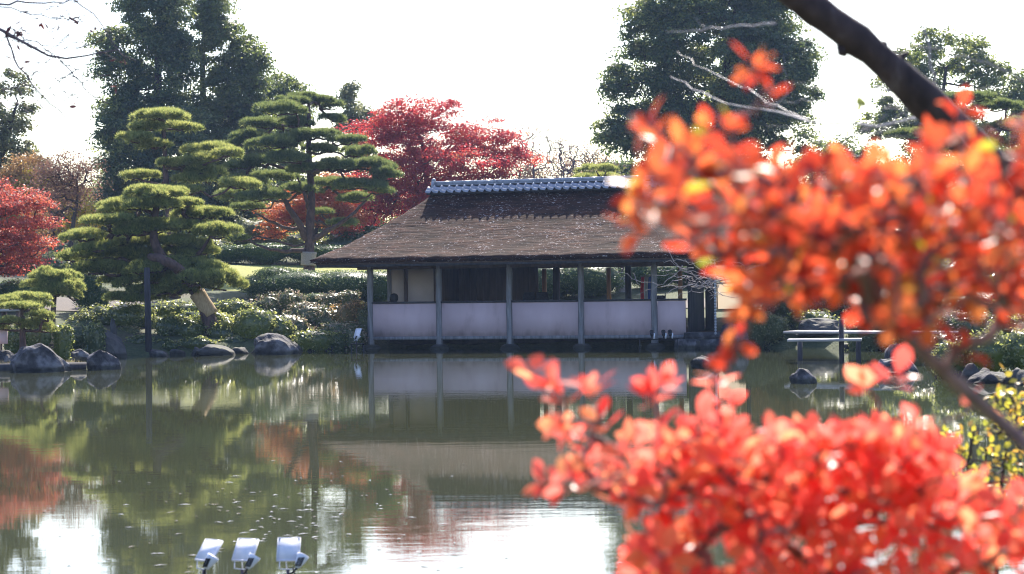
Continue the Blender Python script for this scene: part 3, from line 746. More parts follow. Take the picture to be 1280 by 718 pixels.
# fallen leaves and scum floating on the near water
fr_ = rngs(77); mb = MB(); pts = []
while len(pts) < 150:
    px, py = fr_.uniform(20, 800), fr_.uniform(570, 722)
    w_ = math.exp(-((px - 350) / 130) ** 2) * math.exp(-((py - 645) / 40) ** 2)
    if fr_.uniform() < w_ + .05:
        hh = 355 - ROLL * (px - 640); Y = CAMH * F / (py - hh); q = P(px, py, Y); pts.append((q[0], q[1], .006))
pts = np.array(pts)
mb.leaves(pts, np.tile((0, 0, 1.0), (len(pts), 1)) + fr_.normal(0, .012, (len(pts), 3)), fr_.uniform(.03, .11, len(pts)), .03, fr_)
tag(mb.build('floating_leaves', M['wetleaf']), 'tiny fallen leaves floating on the near water', 'floating leaves', None, 'stuff')

# dry grass on the flat bank between the left boulders
gr = rngs(83); n_ = 9000; gx = gr.uniform(-17, -9.3, n_); gy = gr.uniform(43.6, 48.5, n_); sd = shore_dist(gx, gy); kk = sd > .15; gx, gy = gx[kk], gy[kk]
mb = MB(); mb.blades(np.stack([gx, gy, gz(gx, gy) + .02], 1), gr.normal(0, .5, (len(gx), 3)) + np.array((0, 0, 1.0)), .09, .014, gr)
M['drygrass'] = leaf('dry_grass', [(0, (.2, .16, .07)), (.6, (.34, .26, .14)), (1, (.42, .36, .2))], .4, .6, .2)
tag(mb.build('dry_grass', M['drygrass']), 'short dry grass on the flat bank between the left boulders', 'grass', None, 'stuff')
# ------------------------------------------------------------------ trees, pines, shrubs
def skeleton(mb, trunk, r0, r1, targets, r_tip=.012, seed=0, sag=0.0, wander=.06, sides=6, reach=.25, cut=None, nseg=5):
    """a trunk tube and limbs that join the targets to the nearest wood; returns the direction each target is reached from"""
    r_ = rngs(seed); trunk = np.asarray(trunk, float)
    seg = np.linalg.norm(np.diff(trunk, axis=0), axis=1); cum = np.concatenate([[0], np.cumsum(seg)])
    m_ = max(10, int(cum[-1] / .25)); m_ = min(m_, 60)
    s_ = np.linspace(0, cum[-1], m_); tp = np.stack([np.interp(s_, cum, trunk[:, q]) for q in range(3)], 1)
    if m_ > 14:
        for _ in range(2): tp[1:-1] = (tp[:-2] + 2 * tp[1:-1] + tp[2:]) / 4
    tr = np.linspace(r0, r1, m_); tr[:3] *= np.array([1.35, 1.15, 1.05])
    mb.tube(tp, tr, 12)
    targets = np.asarray(targets, float)
    if len(targets) == 0: return np.zeros((0, 3))
    lo = int(m_ * .12) if cut is None else cut
    pos = [p for p in tp[lo:]]; plen = [0.0] * len(pos); par = [-1] * len(pos); base = len(pos)
    order = np.argsort(np.min(np.linalg.norm(targets[:, None] - tp[None, lo:], axis=2), axis=1))
    A = np.array(pos); PL = np.zeros(len(pos)); idx = {}
    for t in order:
        d = np.linalg.norm(A - targets[t], axis=1); c = d + reach * PL + .5 * np.maximum(0, A[:, 2] - targets[t][2] + (.0 if sag == 0 else -.4))
        q = int(np.argmin(c)); idx[t] = len(A); par.append(q); PL = np.append(PL, PL[q] + d[q]); A = np.vstack([A, targets[t]])
    cnt = np.zeros(len(A)); cnt[base:] = 1
    for q in range(len(A) - 1, base - 1, -1):
        cnt[par[q]] += cnt[q]
    rad = r_tip * np.maximum(cnt, 1) ** .48
    rad[:base] = tr[lo:] * .8
    for q in range(base, len(A)):
        p = par[q]; d = A[q] - A[p]; L = np.linalg.norm(d)
        rs = min(rad[q] * 1.25, rad[p] * .9); t = np.linspace(0, 1, nseg)
        off = r_.normal(0, wander, (nseg, 3)) * L * np.sin(t * math.pi)[:, None]
        pts = A[p] + d * t[:, None] + off; pts[:, 2] -= sag * L * np.sin(t * math.pi)
        mb.tube(pts, np.linspace(rs, rad[q] * .75, nseg), sides, cap=False)
    out = np.zeros((len(targets), 3))
    for t in idx: out[t] = A[idx[t]] - A[par[idx[t]]]
    return unit(out)

def px_ells(Y, lst, depth=1.0, rg=None):
    """[(px,py,rx,ry[,dY])] in photo pixels -> (centres, radii) in metres at depth Y"""
    C, R = [], []
    for t in lst:
        px, py, rx, ry = t[:4]; dY = t[4] if len(t) > 4 else (rg.uniform(-.5, .5) * rx / F * Y if rg is not None else 0)
        C.append(P(px, py, Y + dY)); R.append((rx / F * Y, rx / F * Y * depth, ry / F * Y))
    return np.array(C), np.array(R)

def sample_ells(C, R, n, rg, lo=.45):
    vol = np.prod(R, 1) ** .8; k = rg.choice(len(C), n, p=vol / vol.sum())
    d = unit(rg.normal(size=(n, 3))); r = rg.uniform(lo ** 3, 1, n) ** (1 / 3)
    return C[k] + d * R[k] * r[:, None], d, k

def broadleaf(name, label, cat, Y, base_px, ells, mat, nclump, per, lsize, seed, group=None, clump_r=.55, trunk_r=.28, base_on=True, depth=.85, lo=.45, bark='bark', tip=.014, flat=.75, aspect=.55, extra_px=None, spread=1.0, up=.5):
    rg = rngs(seed); C, R = px_ells(Y, ells, depth, rg)
    c, d, k = sample_ells(C, R, nclump, rg, lo)
    b = P(base_px[0], base_px[1], Y); b[2] = g0(b[0], b[1]) - .05
    root = thing(name, label, cat, b, group)
    top = C[np.argmax(C[:, 2])]
    tr = [b]
    if extra_px: tr += [P(q[0], q[1], Y) for q in extra_px]
    else:
        mid = C.mean(0); tr += [b * .5 + np.array((mid[0], mid[1], mid[2])) * .5 + rg.normal(0, .15, 3), np.array((top[0] * .6 + mid[0] * .4, Y, max(mid[2], top[2] - R[:, 2].mean() * .4)))]
    mb = MB(); sub = rg.choice(nclump, min(nclump, 150), replace=False)
    skeleton(mb, tr, trunk_r, trunk_r * .25, c[sub], tip, seed + 1, 0, .08, 5)
    mb.build('trunk', M[bark], root, b, True)
    cr = clump_r * rg.uniform(.6, 1.3, nclump)
    m_ = np.repeat(np.arange(nclump), per); dd = unit(rg.normal(size=(len(m_), 3)))
    dd[:, 2] = np.where(dd[:, 2] < -.35, -dd[:, 2], dd[:, 2])
    pos = c[m_] + dd * (cr[m_] * rg.uniform(.05, 1, len(m_)) ** .5)[:, None] * np.array((spread, spread, flat))
    nr = dd + np.array((0, 0, up)) + rg.normal(0, .55, dd.shape)
    tint = np.clip(rg.uniform(0, 1, len(m_)) * .55 + np.repeat(rg.uniform(0, .5, nclump), per), 0, 1)
    mb = MB(); mb.leaves(pos, nr, lsize, lsize * aspect, rg, tint); mb.build('crown', M[mat], root, b)
    return root

EG = 'tall evergreen trees behind the garden'
broadleaf('evergreen_tree', 'tallest dark evergreen tree at upper left with small sky gaps', 'tree', 86, (195, 330),
          [(192, 25, 42, 55), (150, 105, 28, 55), (205, 110, 42, 65), (165, 190, 48, 65), (220, 190, 45, 75), (132, 225, 16, 45), (220, 55, 22, 60), (190, -35, 36, 45), (150, 60, 18, 30), (190, 270, 70, 50), (130, 285, 25, 45), (140, 70, 20, 40), (175, 15, 30, 30), (145, 160, 26, 40)],
          'evergreen2', 560, 190, .165, 11, EG, .67, .34, extra_px=[(196, 150), (200, 0)], lo=.3)
broadleaf('evergreen_tree', 'round-shouldered evergreen with a bare visible trunk right of the tallest tree', 'tree', 88, (262, 330),
          [(268, 45, 28, 50), (266, -8, 18, 28), (300, 105, 32, 48), (278, 160, 45, 70), (316, 125, 17, 45), (315, 195, 28, 60), (285, 255, 45, 60), (250, 235, 30, 60), (308, 82, 24, 34), (322, 165, 18, 40), (255, 20, 16, 30)],
          'evergreen', 450, 190, .165, 12, EG, .61, .26, extra_px=[(254, 150), (253, 60), (262, 0)], lo=.3)
broadleaf('evergreen_tree', 'small distant evergreen top just above the middle pine', 'tree', 96, (358, 330), [(356, 112, 28, 16), (352, 150, 38, 40), (345, 220, 45, 60)], 'evergreen', 150, 100, .2, 13, EG, .6)
broadleaf('evergreen_tree', 'narrow pale yellow-green tree top between pine and red maple', 'tree', 98, (442, 330), [(440, 132, 13, 24), (446, 165, 24, 30), (470, 160, 14, 20), (445, 225, 30, 50)], 'camphor', 130, 80, .2, 14, EG, .5)
broadleaf('camphor_tree', 'loose pale green tree cut off by the left edge', 'tree', 80, (-25, 330), [(2, 125, 36, 42), (32, 118, 17, 26), (5, 200, 38, 45), (-35, 150, 45, 75), (20, 165, 20, 30), (-20, 250, 50, 40)], 'camphor', 230, 90, .17, 15, EG, .5, .22, lo=.35)
broadleaf('evergreen_tree', 'big dome-shaped dark evergreen right of the pavilion ridge', 'tree', 86, (885, 330),
          [(885, 70, 92, 80), (800, 120, 46, 65), (862, -8, 58, 45), (958, 100, 56, 65), (930, -5, 48, 38), (782, 168, 34, 35), (880, 160, 105, 45), (1000, 118, 24, 40), (890, 230, 90, 50), (985, 165, 34, 38), (822, 45, 42, 48), (955, 30, 44, 48), (990, 85, 30, 36)],
          'evergreen2', 880, 180, .17, 16, EG, .69, .4, lo=.35, depth=.7)
broadleaf('evergreen_tree', 'open-crowned evergreen behind the thick diagonal trunk', 'tree', 92, (1180, 330),
          [(1190, 72, 55, 38), (1130, 100, 36, 34), (1232, 98, 28, 32), (1160, 145, 60, 28), (1100, 150, 26, 30), (1190, 190, 70, 50)], 'evergreen', 300, 90, .19, 17, EG, .55, .24, lo=.4)
broadleaf('evergreen_tree', 'distant tree at the right edge behind the thin twigs', 'tree', 96, (1285, 330), [(1275, 120, 24, 30), (1290, 180, 40, 50)], 'evergreen', 110, 80, .2, 18, EG, .6)
bgr = rngs(300)
for q, (px, top, w, Y, mt, lb) in enumerate([(60, 262, 55, 93, 'evergreen', 'low dark tree filling the background behind the left red maple'), (140, 245, 45, 94, 'evergreen2', 'low dark tree behind the round cloud pine, at its left'), (235, 240, 60, 95, 'evergreen', 'low dark tree behind the gap between the two left pines'),
        (340, 225, 55, 92, 'evergreen2', 'low dark tree behind the orange maple'), (430, 225, 50, 96, 'evergreen2', 'low dark tree behind the red maple, left of the roof'), (560, 235, 70, 97, 'evergreen', 'low dark tree hidden behind the red maple and roof ridge'),
        (800, 205, 60, 97, 'evergreen2', 'low dark tree showing between bare scrub and dome evergreen'), (1050, 180, 60, 95, 'evergreen2', 'low dark tree between the dome evergreen and diagonal trunk'), (1160, 200, 70, 94, 'evergreen', 'low dark tree below the open-crowned evergreen'), (1270, 210, 60, 90, 'evergreen2', 'low dark tree at the right edge behind the orange leaves')]):
    broadleaf('evergreen_tree', lb, 'tree', Y, (px, 330), [(px, top + 40, w, 42), (px + bgr.uniform(-25, 25), top + 90, w * 1.25, 45), (px - 20, top + 20, w * .5, 22)], mt, 190, 80, .24, 310 + q, 'low background trees', .7, .2)
# autumn trees on the left
broadleaf('autumn_tree', 'nearly bare tree with pinkish brown twigs and a dark forked trunk, left background', 'tree', 72, (84, 312), [(82, 212, 32, 22), (100, 240, 26, 26), (60, 225, 24, 20), (75, 250, 26, 24), (110, 215, 14, 14)], 'dry', 260, 26, .09, 20, 'autumn trees on the left', .5, .13, extra_px=[(92, 275), (97, 250), (96, 225)], tip=.012, lo=.1, spread=1.2)
broadleaf('autumn_tree', 'low yellow-leaved tree behind the bare pinkish tree', 'tree', 76, (98, 318), [(98, 255, 18, 28), (105, 285, 20, 22), (45, 230, 22, 20)], 'yellow', 90, 40, .12, 21, 'autumn trees on the left', .4, .08)
broadleaf('autumn_tree', 'brownish thinning tree behind the left red maple', 'tree', 77, (35, 318), [(40, 220, 36, 22), (15, 235, 30, 22), (60, 245, 25, 25)], 'rust', 200, 45, .12, 22, 'autumn trees on the left', .5, .1)
MG = 'red maples'
broadleaf('maple_tree', 'red maple at the left edge above the clipped topiary', 'tree', 58, (-15, 372), [(10, 246, 46, 9), (38, 262, 34, 8), (-15, 266, 50, 10), (20, 282, 44, 9), (52, 281, 24, 6), (-15, 296, 50, 10), (14, 312, 40, 9), (40, 326, 28, 7), (-10, 328, 44, 9), (12, 340, 30, 7), (-20, 235, 40, 10), (28, 298, 30, 6), (-5, 256, 60, 14), (10, 305, 60, 16)], 'maple_dusty', 330, 66, .085, 23, MG, .36, .12, flat=.6, spread=1.2, up=.7, lo=.1, tip=.011)
broadleaf('maple_tree', 'large crimson maple rising behind the left half of the roof', 'tree', 84, (535, 330),
          [(520, 142, 46, 17), (560, 135, 20, 10), (470, 168, 38, 22), (540, 180, 66, 28), (612, 180, 44, 20), (640, 203, 32, 15), (478, 215, 46, 26), (570, 212, 78, 24), (472, 252, 36, 24), (446, 283, 28, 17), (510, 250, 50, 30), (500, 155, 40, 22), (590, 160, 14, 9), (560, 250, 60, 40), (610, 150, 16, 6)],
          'maple', 760, 100, .115, 24, MG, .5, .2, flat=.62, spread=1.2, up=.6, lo=.3, extra_px=[(535, 250), (532, 190), (515, 150)], tip=.016)
broadleaf('maple_tree', 'orange maple glowing behind the wrapped pine trunk', 'tree', 80, (400, 330), [(350, 272, 24, 18), (390, 258, 38, 28), (420, 240, 24, 28), (430, 278, 30, 20), (340, 295, 14, 8)], 'maple_orange', 300, 70, .12, 25, MG, .45, .12, flat=.4, spread=1.3, up=1.2, lo=.2)
# bare scrub above the right half of the ridge
def bare_tree(name, label, Y, base_px, tips, seed, r0=.1, leafmat=None, nl=0, group=None, tip=.01, mat='twigdark', base_z=None):
    rg = rngs(seed); b = P(base_px[0], base_px[1], Y)
    b[2] = g0(b[0], b[1]) - .05 if base_z is None else base_z
    root = thing(name, label, 'tree', b, group)
    T = np.array([P(q[0], q[1], Y + rg.uniform(-1.0, 1.0)) for q in tips]); mid = T.mean(0)
    mb = MB(); skeleton(mb, [b, b * .55 + mid * .45, mid * .8 + b * .2], r0, r0 * .4, T, tip, seed, 0, .07, 5, .15)
    mb.build('trunk', M[mat], root, b, True)
    if nl:
        k = rg.choice(len(T), nl); mb = MB(); p = T[k] + rg.normal(0, .22, (nl, 3)); mb.leaves(p, rg.normal(size=(nl, 3)), .1, .05, rg); mb.build('crown', M[leafmat], root, b)
    return root
rg = rngs(61)
for q, (px, top, sp, n_, lb) in enumerate([(668, 150, 26, 60, 'thin bare tree with a few pale leaves left of the bare scrub above the ridge'), (705, 165, 30, 110, 'leafless tree with upright dark twigs above the middle of the ridge'), (738, 178, 28, 110, 'dense bare purplish scrub beside the dome evergreen')]):
    tips = [(px + rg.normal(0, sp * .6), top + abs(rg.normal(0, 34)) + rg.uniform(0, 12)) for _ in range(n_ * 3)]
    bare_tree('bare_tree', lb, 92 + q, (px, 330), tips, 62 + q, .1, 'dry', 260 + 260 * q, 'bare trees above the ridge', .007)

# pines ------------------------------------------------------------
def pads_mesh(mb, C, R, rg, dens=330, ln=.13, wd=.016, nn=7, up=.6):
    for c0, r0_ in zip(C, R):
        # every pad is a raft of small needle domes, highest in the middle
        ns = int(np.clip(5 + r0_[0] * r0_[1] * 9, 5, 16)); sub = []
        for q in range(ns):
            a_ = q * 2.4 + rg.uniform(-.4, .4); rad = math.sqrt((q + .3) / ns) * .82
            o_ = np.array((math.cos(a_) * rad * r0_[0], math.sin(a_) * rad * r0_[1], (.55 * (1 - rad ** 2) - .25 + rg.normal(0, .2)) * r0_[2]))
            s_ = rg.uniform(.75, 1.2) * .95 / math.sqrt(ns) + .06
            sub.append((c0 + o_, np.array((r0_[0] * s_, r0_[1] * s_, max(r0_[2] * .62, .07)))))
        for c, r in sub:
            area = math.pi * r[0] * r[1] * 1.9; n_ = max(24, int(area * dens * 1.25))
            d = unit(rg.normal(size=(n_, 3))); d[:, 2] = np.where(d[:, 2] < -.3, -d[:, 2], d[:, 2])
            p = c + d * r * (rg.uniform(.5, 1.0, n_) ** .5)[:, None]
            base_t = np.clip(rg.normal(.42, .25, n_), 0, 1); k = np.repeat(np.arange(n_), nn)
            nd = unit(d / r * r.min())
            D = nd[k] * .5 + np.array((0, 0, up)) + rg.normal(0, .5, (n_ * nn, 3))
            mb.blades(p[k], D, ln, wd, rg, np.clip(base_t[k] + rg.normal(0, .08, n_ * nn), 0, 1))
def pine(name, label, Y, trunk, pads, seed, mat='pine', r0=.26, r1=.05, wrap=None, group=None, dmul=1.0, jitter=1.2, dens=330, ln=.16, wd=.017, sag=.06, tip=.02, wrapmat='cloth', base_z=None, limbs=()):
    rg = rngs(seed)
    tp = [P(q[0], q[1], Y + (q[2] if len(q) > 2 else 0)) for q in trunk]
    if base_z is None: tp[0][2] = min(tp[0][2], g0(tp[0][0], tp[0][1])) - .05
    b = tp[0].copy(); root = thing(name, label, 'pine tree', b, group)
    C, R = [], []
    for t in pads:
        px, py, w, h = t[:4]; dY = t[4] if len(t) > 4 else rg.uniform(-jitter, jitter)
        C.append(P(px, py, Y + dY)); R.append((w / F * Y, w / F * Y * rg.uniform(.6, .9) * dmul, h / F * Y))
    C, R = np.array(C), np.array(R)
    mb = MB(); T = C - np.array((0, 0, 1)) * R[:, 2:3] * .45
    # finer twigs spread under each pad
    ex = []
    for c, r in zip(C, R):
        for _ in range(3): a_ = rg.uniform(0, 6.28); ex.append(c + np.array((math.cos(a_) * r[0] * .6, math.sin(a_) * r[1] * .6, -r[2] * .3)))
    skeleton(mb, tp, r0, r1, np.concatenate([T, np.array(ex)]), tip, seed, sag, .07, 6, .3)
    for lp, ra, rb in limbs:
        q = np.array([P(t[0], t[1], Y + (t[2] if len(t) > 2 else 0)) for t in lp]); tt = np.linspace(0, len(q) - 1, 12); q = np.stack([np.interp(tt, np.arange(len(q)), q[:, w]) for w in range(3)], 1); q[1:-1] = (q[:-2] + 2 * q[1:-1] + q[2:]) / 4
        mb.tube(q + rg.normal(0, .02, q.shape), np.linspace(ra, rb, 12), 8)
    mb.build('trunk', M['pinebark'], root, b, True)
    mb = MB(); pads_mesh(mb, C, R, rg, dens, ln, wd); mb.build('crown', M[mat], root, b)
    if wrap:
        w0, w1, rad = wrap; a_, c_ = P(w0[0], w0[1], Y), P(w1[0], w1[1], Y); mb = MB(); t = np.linspace(0, 1, 7)[:, None]
        mb.tube(a_ + (c_ - a_) * t, rad * np.array([1.04, 1.0, 1.03, 1.0, 1.0, 1.03, 1.05]), 16); mb.build('straw_wrap', M[wrapmat], root, b)
    return root
pine('pine_tree', 'tall layered pine with pale wrapped trunk base left of the roof', 71,
     [(386, 328), (387, 285), (390, 245), (386, 200), (386, 160), (386, 128)],
     [(385, 126, 28, 8), (352, 139, 30, 9), (410, 134, 18, 7), (328, 157, 28, 7), (372, 156, 24, 6), (418, 150, 17, 6), (395, 170, 32, 6), (340, 182, 30, 7), (318, 203, 34, 7), (360, 200, 28, 7), (402, 188, 26, 6), (432, 178, 24, 6), (450, 193, 26, 7), (390, 212, 30, 6), (345, 222, 30, 7), (302, 228, 28, 7), (425, 210, 32, 7), (466, 208, 30, 8), (375, 238, 28, 7), (330, 247, 32, 8), (292, 245, 25, 7), (410, 231, 28, 7), (452, 233, 34, 7), (482, 222, 20, 8), (445, 250, 24, 5), (296, 182, 20, 6), (402, 267, 14, 4), (428, 280, 20, 4), (312, 170, 22, 6), (300, 208, 22, 6), (312, 260, 24, 5), (475, 240, 18, 6), (360, 176, 26, 6), (300, 300, 12, 4), (365, 128, 20, 5)],
     401, 'pine_blue', .2, .06, ((385.5, 332), (386, 315), .27), 'garden pines', 1.0, 1.6, 280, .18, .021,
     limbs=[([(384, 300), (372, 275, -.3), (355, 250, -.5), (345, 232, -.5)], .15, .05), ([(387, 300), (408, 290, -.2), (432, 276, -.3), (458, 250, -.3)], .12, .04), ([(384, 312), (362, 314, -.4), (335, 312, -.8), (302, 296, -.8)], .09, .03), ([(385, 290), (352, 284, .4), (318, 266, .5)], .09, .03), ([(387, 262), (378, 240, -.3), (372, 222, -.4)], .08, .03)])
pine('pine_tree', 'slim pine with flat pads rising behind the round cloud pine', 63,
     [(217, 330), (212, 270), (208, 235), (206, 190), (204, 160), (204, 150)],
     [(203, 146, 33, 7), (184, 161, 24, 6), (225, 161, 28, 6), (168, 175, 22, 7), (192, 183, 20, 6), (266, 190, 34, 8), (284, 194, 18, 6), (225, 207, 27, 7), (256, 216, 30, 8), (242, 226, 28, 6), (176, 222, 22, 6), (302, 232, 26, 7), (232, 241, 20, 6), (250, 203, 24, 7), (180, 150, 14, 5)],
     402, 'pine', .17, .05, None, 'garden pines', 1.0, .8, 350, .17, .019)
pine('pine_tree', 'broad cloud pine leaning over the pond, straw band round its tilted trunk', 54.6,
     [(268, 402), (255, 380), (241, 358), (224, 340), (205, 325, -.3), (190, 305, -.4), (192, 280, -.2), (196, 255, 0)],
     [(195, 243, 40, 9), (182, 258, 48, 10), (228, 256, 28, 8), (150, 262, 32, 8), (135, 279, 34, 9), (245, 270, 30, 9), (203, 286, 40, 11), (165, 288, 38, 10), (105, 297, 29, 9), (98, 323, 30, 9), (152, 320, 40, 11), (265, 268, 28, 9), (272, 293, 30, 12), (236, 286, 30, 9), (225, 305, 36, 9), (246, 316, 34, 8), (140, 304, 34, 10), (185, 303, 36, 9), (130, 336, 40, 10), (165, 352, 40, 11), (205, 347, 38, 11), (250, 350, 44, 15, -.6), (283, 357, 24, 14), (225, 364, 34, 9), (165, 374, 44, 7), (120, 312, 30, 8), (262, 338, 30, 8), (150, 340, 30, 9), (112, 340, 26, 8), (195, 365, 40, 9), (205, 333, 30, 8), (182, 338, 28, 8), (228, 330, 30, 8), (172, 328, 28, 8), (190, 318, 30, 7, .6)],
     403, 'pine', .2, .09, ((264, 394), (246, 366), .215), 'garden pines', 1.0, 1.0, 420, .13, .017, .05, .024, 'straw',
     limbs=[([(186, 321, -1.0), (200, 323, -1.35), (212, 328, -1.4), (228, 340, -1.1), (236, 352, -.4)], .1, .17)])
pine('pine_tree', 'clipped round topiary pine with straw-banded trunk at the left', 50.2,
     [(66, 438), (65, 415), (66, 395), (68, 370)],
     [(68, 350, 32, 12), (85, 362, 20, 15), (50, 358, 22, 11), (75, 362, 26, 13), (92, 372, 12, 10), (60, 345, 20, 8), (88, 352, 14, 10), (60, 368, 24, 8)],
     404, 'pine', .1, .06, ((66, 430), (65.5, 414), .115), 'garden pines', 1.1, .5, 620, .085, .014, .02, .014, 'straw')
pine('pine_tree', 'small dark umbrella-shaped pine beside the large left boulder', 46.5,
     [(29, 436), (28, 415), (28, 395), (30, 378)],
     [(32, 374, 30, 8), (12, 378, 20, 7), (52, 384, 16, 9), (60, 398, 10, 9), (8, 402, 22, 7), (44, 410, 22, 9), (62, 413, 10, 7), (25, 385, 26, 6), (-2, 410, 16, 6), (50, 396, 16, 8)],
     405, 'pine', .09, .05, None, 'garden pines', 1.0, .5, 620, .085, .014, .02, .014)
pine('pine_tree', 'low pine behind the pavilion with a pale wrapped trunk seen through the opening', 64,
     [(776, 374), (777, 345), (775, 310), (770, 280)], [(770, 268, 30, 9), (745, 276, 26, 8), (800, 278, 26, 8), (775, 290, 34, 9), (735, 292, 20, 7)],
     406, 'pine', .13, .06, ((776, 373), (777, 346), .17), 'garden pines')
pine('pine_tree', 'layered pine at upper right, its pads half hidden by orange leaves', 66,
     [(1215, 360), (1215, 280), (1208, 210), (1205, 150)],
     [(1205, 124, 44, 8), (1250, 135, 34, 8), (1180, 145, 34, 7), (1265, 160, 34, 8), (1150, 170, 38, 8), (1215, 180, 44, 9), (1270, 195, 30, 8), (1110, 215, 30, 8), (1160, 215, 34, 8), (1235, 225, 40, 9), (1060, 240, 32, 7), (1100, 250, 34, 8), (1180, 255, 40, 9)],
     407, 'pine_blue', .22, .06, None, 'garden pines', 1.0, 1.4, 300, .15, .02)
pine('pine_tree', 'low pine showing as yellow-green tips just above the ridge tiles', 70,
     [(745, 340), (745, 280), (742, 235)], [(735, 213, 14, 5), (755, 213, 16, 5), (744, 225, 30, 7), (760, 235, 30, 8)], 408, 'pine', .14, .05, None, 'garden pines')

# shrubs -----------------------------------------------------------
def shrub(name, label, Y, mounds, mat, seed, lsize=.07, dens=420, group='shrubs along the far bank', rough=.12, cat='shrub', depth=.8, aspect=.5, core=.84, up=.9):
    rg = rngs(seed); C, R = [], []
    for t in mounds:
        px, py, rx, ry = t[:4]; dY = t[4] if len(t) > 4 else rg.uniform(-.3, .3); c = P(px, py, Y + dY)
        C.append(c); R.append((rx / F * Y, rx / F * Y * depth, ry / F * Y))
    C, R = np.array(C), np.array(R)
    b = C.mean(0); b[2] = g0(b[0], b[1]); root = thing(name, label, cat, b, group)
    mb = MB(); core_mb = MB()
    for c, r in zip(C, R):
        zb = g0(c[0], c[1]); r = r.copy()
        # foliage reaches from the mound's top to the ground
        ext = max(r[2], c[2] - zb + .05)
        n_ = int(2 * math.pi * ((r[0] * r[1]) ** .8 + (r[0] * ext) ** .8 + (r[1] * ext) ** .8) / 3 * dens) + 80
        d = unit(rg.normal(size=(n_, 3)))
        lump = 1 + rough * (np.sin(d[:, 0] * 6 + c[0] * 5) * np.cos(d[:, 1] * 6 + c[1]) + .7 * np.sin(d[:, 2] * 9 + d[:, 0] * 9 + c[0]))
        rv = np.stack([np.full(n_, r[0]), np.full(n_, r[1]), np.where(d[:, 2] > 0, r[2], ext)], 1)
        p = c + d * rv * (lump * rg.uniform(.82, 1.03, n_))[:, None]
        keep = p[:, 2] > zb - .02
        nr = d * .8 + np.array((0, 0, up)) + rg.normal(0, .85, d.shape)
        ti = np.clip(rg.uniform(0, 1, n_) * .8 + .2 * (np.sin(p[:, 0] * 3) + 1) / 2, 0, 1)
        mb.leaves(p[keep], nr[keep], lsize, lsize * aspect, rg, ti[keep])
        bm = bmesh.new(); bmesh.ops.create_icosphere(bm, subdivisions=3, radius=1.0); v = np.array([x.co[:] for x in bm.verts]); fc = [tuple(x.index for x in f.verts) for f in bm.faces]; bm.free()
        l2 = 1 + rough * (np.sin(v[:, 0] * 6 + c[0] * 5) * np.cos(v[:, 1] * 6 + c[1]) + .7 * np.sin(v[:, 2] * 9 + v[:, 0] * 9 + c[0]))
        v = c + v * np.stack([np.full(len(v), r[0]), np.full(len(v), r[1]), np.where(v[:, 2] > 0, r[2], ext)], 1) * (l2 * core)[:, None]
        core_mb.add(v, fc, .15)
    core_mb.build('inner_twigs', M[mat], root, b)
    mb.build('foliage', M[mat], root, b)
    return root
shrub('clipped_hedge', 'long dark clipped hedge in front of the lit lawn', 63.5, [(332, 355, 36, 13), (375, 353, 60, 16), (430, 354, 52, 17), (470, 354, 40, 17), (345, 345, 30, 12)], 'hedge', 501, .06, 700, 'clipped hedges', .05, 'hedge')
shrub('clipped_hedge', 'small clipped hedge between topiary pine and cloud pine', 58.5, [(108, 354, 22, 14), (122, 370, 18, 12)], 'hedge', 505, .06, 700, 'clipped hedges', .05, 'hedge')
shrub('clipped_hedge', 'pale clipped hedge behind the topiary at the left edge', 58.5, [(-10, 368, 34, 12), (22, 360, 30, 11)], 'hedge', 502, .06, 700, 'clipped hedges', .05, 'hedge')
shrub('clipped_hedge', 'green clipped hedge seen through the rear opening of the pavilion', 63.2, [(690, 352, 40, 24), (735, 350, 50, 24), (815, 342, 40, 16, 1.5), (860, 340, 40, 16, 2), (640, 352, 40, 24)], 'hedge', 503, .06, 700, 'clipped hedges', .06, 'hedge')
shrub('clipped_hedge', 'strip of low hedge between lawn and trees at the foot of the tall pine', 77, [(330, 311, 40, 7), (290, 313, 30, 7), (400, 313, 50, 7), (470, 318, 40, 8)], 'hedge', 504, .08, 420, 'clipped hedges', .06, 'hedge')
shrub('shrub', 'shaded broad shrub behind the dark craggy boulder', 55.8, [(130, 400, 42, 20), (160, 396, 34, 18), (110, 410, 30, 22)], 'shrub', 511, .085, 420)
shrub('shrub', 'bright-topped shrub left of the tilted pine trunk', 57.6, [(215, 388, 40, 12), (180, 392, 30, 12)], 'shrub', 512, .085, 420)
shrub('shrub', 'bright-topped shrub right of the tilted pine trunk', 57.6, [(290, 386, 30, 12), (318, 390, 20, 12)], 'shrub', 513, .085, 420)
shrub('shrub', 'glossy shrub directly right of the black support post', 54.4, [(212, 410, 20, 16), (232, 414, 26, 18)], 'shrub', 514, .085, 460)
shrub('shrub', 'glossy wide shrub below the straw band of the tilted trunk', 54.9, [(265, 406, 30, 18), (282, 418, 30, 20)], 'shrub', 515, .085, 460)
shrub('shrub', 'glossy rounded shrub behind the wide grey boulder', 54.6, [(318, 406, 32, 22), (345, 412, 24, 20)], 'shrub', 516, .085, 460)
shrub('shrub', 'thin pinkish-brown flowering shrub above the glossy shrubs', 57.4, [(338, 382, 28, 16), (362, 374, 22, 12), (345, 395, 20, 16)], 'mixed', 517, .075, 260, rough=.22, core=.6)
shrub('shrub', 'low clipped green dome behind the flowering shrubs', 61, [(395, 374, 20, 8)], 'hedge', 518, .05, 700, rough=.03)
shrub('shrub', 'yellowish mixed shrub in front of the clipped dome', 56.3, [(385, 396, 30, 18), (410, 402, 24, 18), (380, 384, 18, 7)], 'mixed', 519, .08, 340, rough=.2, core=.75)
shrub('shrub', 'orange and gold bush beside the left end of the pavilion', 55.9, [(432, 396, 22, 20), (444, 388, 14, 12)], 'rust', 520, .075, 330, rough=.2, core=.65)
